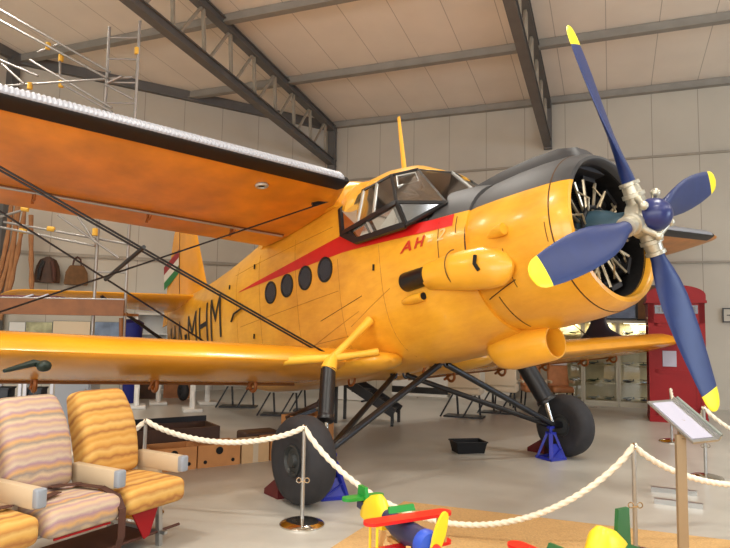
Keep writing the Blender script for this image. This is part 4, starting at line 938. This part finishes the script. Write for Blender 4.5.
# ---- scaffold tower behind the near wing
t = thing('scaffold_tower', 'grey tube scaffold tower with yellow couplers and brown toe board', 'scaffold', (-3.83, 10, 0))
SO = np.array([-3.83, 10, 0])
def stube(a, b, r=.022, m='tube_alu', nm='tube'): return M().cyl(np.array(a)-SO, np.array(b)-SO, r, 10).build(nm, m, t)
PA = lambda z: np.array([-3.83, 10, z]); PB = lambda z: np.array([-4.33, 10, z])
stube(PA(0), PA(6.72), .024, nm='post'); stube(PB(0), PB(6.6), .024, nm='post')
PC = np.array([-6.6, 10.6, 0]); PD = np.array([-7.05, 10.2, 0])
stube(PC, PC+UPZ*5.9, .024, nm='post'); stube(PD, PD+UPZ*5.9, .024, nm='post')
for z in (.5, 2.03, 2.5, 4.6, 4.95, 5.3, 5.65, 6.05, 6.42): stube(PA(z), PB(z), .016, nm='rung')
for a, b in (((4, 222), (127, 244)), ((0, 227), (95, 246)), ((0, 217), (26, 209)), ((58, 215), (119, 258)), ((78, 217), (96, 243)), ((5, 86), (133, 77)), ((60, 57), (60, 84)), ((38, 52), (60, 44)), ((30, 60), (112, 108)), ((62, 84), (112, 112)), ((0, 60), (38, 76)), ((2, 64), (24, 84)), ((105, 84), (133, 99)), ((-8, 5), (110, 72)), ((-8, 16), (107, 78)), ((107, 83), (122, 76))):
    d_ = 9.95 if b[0] > 90 else 10.3
    stube(at(*a, 10.4 if a[0] < 50 else d_), at(*b, d_), .02)
for u, v, dp in ((25, 209, 10.3), (51, 229, 10.2), (23, 231, 10.35), (95, 232, 9.95), (48, 46, 10.3), (61, 58, 10.3), (61, 84, 10.25), (137, 51, 10), (30, 86, 10.3)):
    c = at(u, v, dp)-SO; M().lathe([(-.06, .03), (-.055, .042), (.055, .042), (.06, .03)], c, (1, .2, -.1) if v > 100 and u != 95 else (0, 0, 1), 12).build('coupler', 'coupler', t)
A = at(-30, 309, 9.9); B = at(124, 307.5, 9.9); A = np.array([A[0], 9.9, 1.925]); B = np.array([B[0], 9.9, 1.925])
tb = M().bar(A-SO, B-SO, .03, .25).build('toe_board', 'brown_board', t, smooth=0); tb['label'] = 'wide brown toe board'
M().bar(A+np.array([0, .35, -.1])-SO, B+np.array([0, .35, -.1])-SO, .62, .04, upv=(0, 0, 1)).build('deck', 'brown_board', t, smooth=0)
stube(A+UPZ*.135, B+UPZ*.135, .014); stube(at(121, 318, 9.95), at(121, 345, 9.95), .03, 'brown_board', 'leg_sleeve')
p = np.array([-5.45, 10.25, 1.85]); q = M().rbox((0, 0, .13), (1.0, .35, .26), .05).build('tarpaulin', 'chock_red', loc=(0, 0, 0)); q.location = p; tag(q, 'folded dark red tarpaulin on the scaffold deck', 'tarpaulin')
M().bar((-.12, -.18, .2), (.1, -.18, .27), .04, .02).build('white_strap', 'boot_white', q); M().bar((.2, -.18, .22), (.34, -.18, .28), .04, .02).build('white_strap', 'boot_white', q)

# ---- left wall: bags, draped net, boards, cabinet
LN = np.array([-math.sin(R(23.35)), math.cos(R(23.35)), 0]); LD = np.array([math.cos(R(23.35)), math.sin(R(23.35)), 0]); LC = Wp(*C2)
def lwp(u, v, off=.12): return at_plane(u, v, LC-LN*off, LN)
def local_thing(nm, label, cat, p, group=None): return thing(nm, label, cat, p, R(23.35), group)
p = lwp(76, 285, .2); t = local_thing('leather_bag', 'brown leather bag with two handles hanging on the wall rail', 'bag', p)
M().loft([[(sx*w, dy*.08, z) for sx, dy in ((-1, -1), (-.6, -1.3), (.6, -1.3), (1, -1), (1, 1), (-1, 1))] for z, w in ((0, .24), (.03, .27), (.3, .24), (.44, .17), (.47, .14))]).build('body', 'bag_brown', t)
for dy in (-.06, .06): M().tube([(-.1, dy, .44), (-.07, dy, .62), (0, dy, .68), (.07, dy, .62), (.1, dy, .44)], .02, 8).build('handle', 'belt_brown', t)
p = lwp(47, 283, .2); t = local_thing('leather_coat', 'dark leather flying coat hanging left of the brown bag', 'coat', p)
M().loft([[(w*math.cos(a)*(1+.12*math.cos(6*a)), .09*math.sin(a)-.02, z) for a in np.linspace(0, 2*math.pi, 24, endpoint=False)] for z, w in ((0, .24), (.2, .25), (.4, .22), (.55, .16), (.62, .05))]).build('body', 'case_brown', t)
for x in (-.16, .14): M().tube([(x*.6, -.09, .52), (x, -.13, .3), (x*1.1, -.12, .06)], [.05, .05, .04], 8).build('sleeve', 'belt_brown' if x > 0 else 'black_paint', t)
t = thing('cargo_net', 'tan cargo net draped in strands from the roof at far left', 'net', lwp(8, 300, .9), R(23))
o_ = np.array(t.location)
for k, (a, b, c) in enumerate((((20, 195), (17, 240), (-4, 300)), ((12, 190), (10, 245), (-6, 290)), ((26, 200), (20, 250), (4, 310)), ((31, 215), (31, 262), (32, 300)), ((17, 205), (14, 262), (0, 320)))):
    P_ = [Matrix.Rotation(-R(23), 3, 'Z') @ Vector(lwp(*q, .9)-o_) for q in (a, b, c)]
    pts = [((1-s_)**2*np.array(P_[0])+2*s_*(1-s_)*np.array(P_[1])+s_*s_*np.array(P_[2])) for s_ in np.linspace(0, 1, 9)]
    M().tube(pts, [.05+.012*math.sin(3*i+k) for i in range(9)], 8).build('net_strand', 'net_tan', t)
def board(label, u0, v0, u1, v1, m, off=.1, cat='board', th=.03, nm='display_board', group='boards along the left wall'):
    a = lwp(u0, v1, off); b = lwp(u1, v1, off); c = lwp(u0, v0, off); w = np.linalg.norm((b-a)[:2]); h = c[2]-a[2]; t = local_thing(nm, label, cat, (*(a+b)[:2]/2, max(0, a[2])), group)
    M().box((0, 0, h/2), (w, th, h)).build('panel', m, t, smooth=0); M().tube([(-w/2, 0, 0), (w/2, 0, 0), (w/2, 0, h), (-w/2, 0, h), (-w/2, 0, 0)], .015, 4).build('frame', 'model_grey', t); return t
board('plain white notice board low on the left wall', 8, 322, 24, 345, 'white_board')
board('picture board with green prints between white and yellow boards', 25, 322, 51, 345, 'poster')
board('yellowish picture board right of the green prints', 52, 321, 89, 345, 'cream_board')
board('grey notice board right of the dark post', 94, 322, 119, 345, 'sky_print')
p = lwp(148, 405, .5); t = local_thing('white_cabinet', 'tall white cabinet with open front near the tail', 'cabinet', (p[0], p[1], 0))
M().box((-.36, 0, .98), (.04, .5, 1.96)).box((.36, 0, .98), (.04, .5, 1.96)).box((0, .23, .98), (.72, .03, 1.96)).box((0, 0, 1.94), (.76, .5, .05)).box((0, 0, .05), (.72, .5, .1)).build('carcass', 'white_board', t, smooth=0)
for z in (.5, 1.0, 1.45): M().box((0, 0, z), (.68, .45, .025)).build('shelf', 'white_board', t)
p = at(131, 335, 13.6); t = thing('waste_bin', 'dark blue bin standing left of the white cabinet', 'bin', (p[0], p[1], 0))
M().lathe([(0, .16), (.02, .17), (1.62, .24), (1.66, .25), (1.66, .22), (.06, .15)], (0, 0, 0), (0, 0, 1), 20).build('body', 'bin_blue', t); M().lathe([(0, .255), (.05, .26), (.12, .15), (.13, .01)], (0, 0, 1.66), (0, 0, 1), 20).build('lid', 'bin_blue', t)

# ================================================================== BACKGROUND OF THE HALL
# red telephone box
def phone_box():
    p = Wp(1.17, 13.75); t = thing('telephone_box', 'red British style telephone box against the right wall', 'phone box', p, TW)
    W_, D_, H_ = .98, .92, 2.28; b = M()
    b.box((0, 0, .06), (W_+.02, D_+.02, .12))
    for x in (-1, 1):
        for y in (-1, 1): b.box((x*(W_/2-.05), y*(D_/2-.05), H_/2), (.10, .10, H_))
    b.box((0, 0, H_-.2), (W_, D_, .40)).box((0, 0, H_+.01), (W_+.07, D_+.07, .05)).box((0, D_/2-.03, 1.1), (W_-.2, .04, 2.0)).box((-W_/2+.03, 0, .35), (.04, D_-.2, .6)).box((W_/2-.03, 0, .35), (.04, D_-.2, .6))
    b.build('frame', 'phone_red', t, smooth=0)
    arc = [(-W_/2-.02, 0), ]+[(-(W_/2+.02)*math.cos(a), .10+.20*math.sin(a)) for a in np.linspace(0, math.pi, 17)]+[(W_/2+.02, 0)]
    M().prism([(x, -D_/2-.02, H_+.03+z) for x, z in arc], (0, D_+.04, 0)).build('domed_roof', 'phone_red', t)
    M().box((0, -D_/2-.012, H_-.14), (.74, .03, .16)).build('sign_panel', 'window_dark', t)
    vs, fs = text('TELEPHONE', 1); a = np.array(vs); mn, mx = a.min(0), a.max(0)
    M().add([(-.33+(q[0]-mn[0])/(mx[0]-mn[0])*.66, -D_/2-.03, H_-.185+(q[1]-mn[1])/(mx[1]-mn[1])*.09) for q in a], fs).build('sign_lettering', 'phone_sign', t, smooth=0)
    M().sphere((-.05, -D_/2-.03, H_+.18), .05, 12, (1.5, .3, .8)).build('crown_emblem', 'gold', t)
    for side in (0, 1, 2):
        d = M(); g = M()
        w2 = W_-.2; cw_ = .08
        xs_ = [-w2/2, -w2/2+.09, w2/2-.09, w2/2]
        def P_(x, y, z): return (x, -D_/2+.05+y, z) if side == 0 else ((-W_/2+.05+y, -x, z) if side == 1 else (W_/2-.05-y, x, z))
        def bx(x0, x1, z0, z1, th=.04, mm=d):
            A_, B_ = P_((x0+x1)/2, 0, 0), None; c = (*P_((x0+x1)/2, 0, (z0+z1)/2)[:2], (z0+z1)/2)
            mm.box(c, (x1-x0, th, z1-z0) if side == 0 else (th, x1-x0, z1-z0))
        if side == 0:
            bx(-w2/2, w2/2, .12, 1.90, .03); bx(-w2/2, -w2/2+.07, .12, 1.9, .06); bx(w2/2-.07, w2/2, .12, 1.9, .06); bx(-w2/2, w2/2, .12, .3, .06); bx(-w2/2, w2/2, 1.82, 1.9, .06); bx(-w2/2, w2/2, .92, .99, .06)
            dr = d.build('door', 'phone_red', t, smooth=0); bx(.06, .26, 1.5, 1.76, .045, g); g.build('glazing', 'window_dark', dr, smooth=0)
            M().cyl((w2/2-.035, -D_/2, .95), (w2/2-.035, -D_/2, 1.1), .014, 8).build('handle', 'gold', dr); continue
        bx(-w2/2, w2/2, .12, .62); bx(-w2/2, w2/2, 1.80, 1.90); bx(-w2/2, -w2/2+.06, .6, 1.85); bx(w2/2-.06, w2/2, .6, 1.85)
        for k in range(7): z = .62+k*.197; bx(-w2/2, w2/2, z-.012, z+.012)
        for x in (-.22, .22): bx(x-.012, x+.012, .6, 1.85)
        dr = d.build('side_frame', 'phone_red', t, smooth=0)
        bx(-w2/2+.05, w2/2-.05, .6, 1.84, .008, g); g.build('glazing', 'window_dark', dr, smooth=0)
    M().rbox((-.13, -D_/2+.028, 1.2), (.24, .012, .30), .003, 1).build('notice', 'sign_paper', t)
phone_box()

# three glazed display cases with model aircraft
def model_plane(label, loc, rz, m, span, grp, kind):
    t = thing('model_aircraft', label, 'model', loc, rz, grp); L_ = span*.8
    r = [[(x*L_, w*L_*math.cos(a), L_*(zc+w*math.sin(a))) for a in np.linspace(0, 2*math.pi, 10, endpoint=False)] for x, w, zc in ((-.5, .015, .20), (-.2, .05, .17), (.1, .085, .16), (.35, .07, .15), (.48, .03, .15))]
    M().loft(r).build('fuselage', m, t)
    M().box((0.0, 0, .02), (.08, .08, .015)).cyl((0, 0, .02), (0, 0, L_*.1), .008, 8).build('stand', 'model_dark', t)
    if kind:
        M().rbox((.10*L_, 0, .17*L_ if kind == 1 else .26*L_), (.2*L_, span, .02*L_+.006), .004, 1).build('wing', m, t)
        M().rbox((-.45*L_, 0, .22*L_), (.10*L_, span*.35, .01), .003, 1).build('tailplane', m, t)
    else:
        M().cyl((.05*L_, 0, .2*L_), (.05*L_, 0, .36*L_), .01, 6).box((.05*L_, 0, .36*L_), (span*1.0, .02, .006)).box((.05*L_, 0, .366*L_), (.02, span*1.0, .006)).build('rotor', 'model_dark', t)
    M().prism([(-.5*L_, -.006, .2*L_), (-.38*L_, -.006, .2*L_), (-.44*L_, -.006, .38*L_), (-.5*L_, -.006, .38*L_)], (0, .012, 0)).build('fin', m, t)
cases = [(-1.36, 'left'), (-.60, 'middle'), (.16, 'right')]
SH = [.12, .52, .92, 1.28, 1.62]
for s0, nm in cases:
    t = thing('display_case', 'aluminium framed glass display case, %s of three beside the phone box' % nm, 'display case', Wp(s0+.37, 15.75), TW, 'glass display cases')
    f_ = M()
    for x in (-.355, .355):
        for y in (-.24, .24): f_.box((x, y, .975), (.035, .035, 1.95))
    for z in (.10, 1.93):
        for y in (-.24, .24): f_.box((0, y, z), (.68, .035, .05))
    f_.build('frame', 'alu_frame', t, smooth=0)
    M().box((0, 0, .04), (.74, .5, .08)).build('plinth', 'alu_frame', t, smooth=0)
    M().box((0, .235, 1.0), (.68, .012, 1.8)).build('back_panel', 'case_back', t, smooth=0)
    M().box((0, 0, 1.945), (.74, .52, .03)).build('top', 'alu_frame', t, smooth=0)
    for z in SH: M().box((0, .0, z), (.67, .44, .014)).build('shelf', 'case_back', t, smooth=0)
    M().box((0, -.245, 1.0), (.68, .006, 1.78)).build('glass_front', 'case_glass', t, smooth=0)
    M().rbox((0, .1, 1.90), (.5, .06, .02), .005, 1).build('case_light', 'case_glow', t)
    pl = bpy.data.lights.new('case_light', 'AREA'); pl.energy = 4.5; pl.size = .55; pl.size_y = .1; pl.shape = 'RECTANGLE'; pl.color = (1, .95, .75); lo = bpy.data.objects.new('case_light', pl); S.collection.objects.link(lo); lo.location = Wp(s0+.37, 15.85, 1.87)
cols = ['model_grey', 'model_green', 'model_silver', 'model_dark', 'model_grey', 'model_silver']; cn = {'model_grey': 'grey', 'model_green': 'olive green', 'model_silver': 'silver', 'model_dark': 'dark'}
shn = ['lowest', 'second', 'middle', 'fourth', 'top']; q = 0
for s0, nm in cases:
    for k, z in enumerate(SH):
        for j in range(2):
            m = cols[(q*5+k) % 6]; kind = (q+k) % 3; q += 1
            model_plane('%s model %s on the %s shelf of the %s display case, %s side' % (cn[m], 'helicopter' if kind == 0 else 'aeroplane', shn[k], nm, 'left' if j == 0 else 'right'), Wp(s0+.20+.34*j, 15.72, z+.01), TW+R(180+30*(-1)**q), m, .30+.03*(q % 2), 'models in the display cases', kind)
def wall_pic(label, s, z, w, h, m, nm='wall_picture', cat='picture'):
    t = thing(nm, label, cat, Wp(s, 16.16, z-h/2), TW); M().box((0, 0, h/2), (w, .03, h)).build('print', m, t, smooth=0)
    e = .025; M().box((0, -.01, 0), (w+e, .04, e)).box((0, -.01, h), (w+e, .04, e)).box((-w/2, -.01, h/2), (e, .04, h)).box((w/2, -.01, h/2), (e, .04, h)).build('frame', 'black_metal', t, smooth=0); return t
wall_pic('blue-grey aviation print on the wall above the display cases', .18, 2.38, .80, .72, 'sky_print')
wall_pic('plain brown board on the wall left of the phone box', .86, 2.4, .52, .8, 'cardboard_dark', 'wall_board', 'board')
t = wall_pic('small white framed notice on the wall at the right edge', 2.55, 2.12, .34, .30, 'wall_panel', 'framed_notice', 'notice')
M().box((.0, -.02, .15), (.2, .01, .02)).build('printed_line', 'black_paint', t)

# museum seats with white head covers
def tan_seat(label, loc, rz, grp='tan seats with white head covers'):
    t = thing('aircraft_seat', label, 'seat', loc, rz, grp)
    rc = R(14); ax = np.array([[1, 0, 0], [0, math.cos(rc), -math.sin(rc)], [0, math.sin(rc), math.cos(rc)]])
    b = M().rbox((0, .26, .80), (.46, .12, .74), .04, 3, 0, None, ax).build('seat_back', 'tan_leather', t); M().rbox((0, .305, 1.03), (.42, .155, .24), .02, 2, 0, None, ax).build('head_cover', 'boot_white', b)
    M().rbox((0, -.02, .42), (.46, .48, .13), .04, 3).build('seat_cushion', 'tan_leather', t)
    for x in (-.25, .25): M().rbox((x, .02, .58), (.05, .4, .06), .015, 2).build('armrest', 'cream_plastic', t)
    for x in (-.2, .2): M().bar((x, -.2, .36), (x, -.05, 0), .03, .03).build('leg', 'black_metal', t, smooth=0); M().bar((x, .2, .36), (x, .3, 0), .03, .03).build('leg', 'black_metal', t, smooth=0)
    return t
s1 = tan_seat('tan seat with white head cover seen above the far gear strut', Wp(-1.62, 14.35), TW+R(20))
dup(s1, Wp(-2.22, 14.1), TW+R(20), 'tan seat with white head cover left of the far gear strut')
dup(s1, Wp(-1.05, 14.6), TW+R(20), 'tan seat with white head cover left of the display cases')
def bench(label, loc, rz, m='cream_board'):
    t = thing('bench_seat', label, 'bench', loc, rz, 'bench seats on splayed black legs')
    M().rbox((0, 0, .52), (.62, .42, .16), .03, 2).build('seat_shell', m, t); M().rbox((0, .2, .78), (.62, .10, .42), .03, 2).build('seat_back', m, t)
    for x in (-.22, .22): M().bar((x, -.16, .45), (x-.03, -.16, 0), .035, .035).build('leg', 'black_metal', t, smooth=0); M().bar((x, .16, .45), (x+.25, .16, 0), .03, .03).build('leg', 'black_metal', t, smooth=0)
    M().box((.03, 0, .015), (.75, .36, .03)).build('skid', 'black_metal', t); return t
b1 = bench('cream bench seat on black splayed legs, between the wheels', at_floor(466, 417), TW+R(180))
dup(b1, at_floor(500, 412)+np.array([0, -.2, 0]), TW+R(180), 'cream bench seat on black legs behind the far gear struts')
b2 = bench('grey bench seat on black legs left of the boarding steps', at_floor(314, 411), TW+R(200), 'white_board')
dup(b2, at_floor(283, 415), TW+R(200), 'grey bench seat on black legs just left of the near shock strut')
dup(b2, at_floor(240, 407), TW+R(200), 'leftmost grey bench seat under the aeroplane belly')

# black boarding steps and white panel
p = at_floor(352, 424); t = thing('boarding_steps', 'black wooden boarding steps behind the near gear struts', 'steps', p, R(-15))
for y in (0, .55): M().bar((-.35, y, .86), (.75, y, .22), .04, .16).build('side_rail', 'black_paint', t, smooth=0)
for k in range(4): M().box((-.15+.25*k, .275, .72-.15*k), (.24, .55, .035)).build('tread', 'black_metal', t, smooth=0)
for x, h in ((-.3, .85), (.72, .26)):
    for y in (0, .55): M().bar((x, y, 0), (x, y, h), .05, .05).build('leg', 'black_paint', t, smooth=0)
p = Wp(-5.75, 13.6); t = thing('white_partition', 'white exhibition panel with handwritten marks behind the steps', 'panel', p, TW)
M().box((0, 0, .62), (1.0, .04, 1.2)).build('panel', 'white_board', t, smooth=0)
vs, fs = text('9/y', 1, .3); a = np.array(vs); a = a/a.max()
M().add([(.12+q[0]*.22, -.024, .80+q[1]*.22) for q in a], fs).build('handwriting', 'black_paint', t, smooth=0)
for x in (-.45, .45): M().box((x, 0, .02), (.05, .4, .04)).build('foot', 'black_metal', t)
for i, (s, w, l) in enumerate(((-4.55, 1.5, 'low white exhibition wall with black skirting, left one between the wheels'), (-3.0, 1.5, 'low white exhibition wall, right one between the wheels'))):
    t = thing('exhibition_wall', l, 'panel', Wp(s, 15.5), TW, 'low white exhibition walls')
    M().box((0, 0, .60), (w-.03, .05, 1.0)).build('panel', 'white_board', t, smooth=0)
    M().box((0, -.03, .14), (w-.03, .03, .16)).build('skirting', 'black_paint' if i == 0 else 'white_board', t, smooth=0)
    M().box((0, 0, .03), (w-.03, .12, .06)).build('foot', 'white_board', t, smooth=0)

# things under the near lower wing
def stand(label, u, v):
    t = thing('panel_stand', label, 'stand', at_floor(u, v), R(20), 'white panel stands')
    M().box((0, 0, .55), (.10, .07, 1.1)).build('post', 'white_board', t); M().rbox((0, 0, .03), (.36, .5, .06), .015, 2).build('foot', 'white_board', t)
    for y in (-1, 1): M().bar((0, y*.22, .05), (0, 0, .42), .05, .04, upv=(1, 0, 0)).build('brace', 'white_board', t, smooth=0)
for u, v, l in ((136, 408, 'white panel stand beside the yellow seat back'), (158, 404, 'white panel stand with wide splayed foot, second from left'), (192, 411, 'white panel stand right of the dark cabinets'), (207, 404, 'rightmost white panel stand under the wing')): stand(l, u, v)
def cab(nm, label, u0, u1, v, h, m, cat, dp=.45):
    a, b = at_floor(u0, v), at_floor(u1, v); t = thing(nm, label, cat, (a+b)/2, math.atan2((b-a)[1], (b-a)[0])); w = np.linalg.norm(b-a)
    M().box((0, dp/2, h/2), (w, dp, h)).build('body', m, t, smooth=0); M().box((0, -.012, h*.52), (w*.9, .02, h*.84)).build('door', m, t, smooth=0); M().box((0, dp/2, h+.01), (w+.03, dp+.03, .025)).build('top', m, t, smooth=0)
    M().cyl((w*.36, -.035, h*.5), (w*.36, -.035, h*.62), .012, 8).build('handle', 'steel', t); return t
cab('storage_cabinet', 'low dark storage cabinet under the wing behind the panel stands', 139, 156, 399, 1.2, 'case_brown', 'cabinet')
cab('storage_cabinet', 'reddish dark storage cabinet under the wing, right of the low dark one', 163, 190, 398, 1.2, 'tan_leather', 'cabinet')
cab('steel_locker', 'grey steel locker seen between the seat backs under the wing', 52, 88, 436, 1.12, 'grey_plastic', 'locker')
for i, (u0, u1) in enumerate(((-12, 18), (23, 50))):
    a, b = at_floor(u0, 420), at_floor(u1, 420); w = np.linalg.norm(b-a); t = thing('shelf_rack', 'white-posted shelf rack with dark boxes at far left, %s one' % ('outer' if i == 0 else 'inner'), 'shelf', (a+b)/2, math.atan2((b-a)[1], (b-a)[0]), 'shelf racks')
    for x in (-1, 1):
        for y in (0, .4): M().box((x*w/2, y, .65), (.05, .04, 1.3)).build('post', 'boot_white', t, smooth=0)
    for z in (.25, .62, 1.0): M().box((0, .2, z), (w, .4, .025)).build('shelf', 'model_grey', t, smooth=0)
    for k, (z, x, m, cl) in enumerate(((.27, -.1, 'model_dark', 'dark'), (.64, .12, 'chock_red', 'dark red'), (.64, -.15, 'model_grey', 'grey'), (1.02, 0, 'model_dark', 'dark'))):
        ob = M().rbox((0, 0, .13), (.26, .3, .26), .02, 2).build('storage_box', m, loc=(0, 0, 0)); q = (a+b)/2; an = math.atan2((b-a)[1], (b-a)[0]); ob.location = (q[0]+x*math.cos(an)-.2*math.sin(an), q[1]+x*math.sin(an)+.2*math.cos(an), z); ob.rotation_euler = (0, 0, an)
        tag(ob, '%s storage box on the %s shelf of the %s rack, %s' % (cl, ('lowest', 'middle', 'middle', 'top')[k], 'outer' if i == 0 else 'inner', ('left part', 'right part', 'left part', 'centre')[k]), 'box', 'storage boxes on the racks')
        M().box((0, 0, .255), (.28, .32, .03)).build('lid', m, ob)
# dark green fitting under the leading edge of the near lower wing
g = at_body(44, 366, 4.25)
mat('fitting_green', srgb(26, 42, 34), .5)
part('wing_fitting', 'fitting_green', M().sphere(g, .06, 12, (1.2, 1, .8)).tube([g, at_body(34, 363, 4.32), at_body(4, 371, 4.55)], [.035, .03, .015], 8))
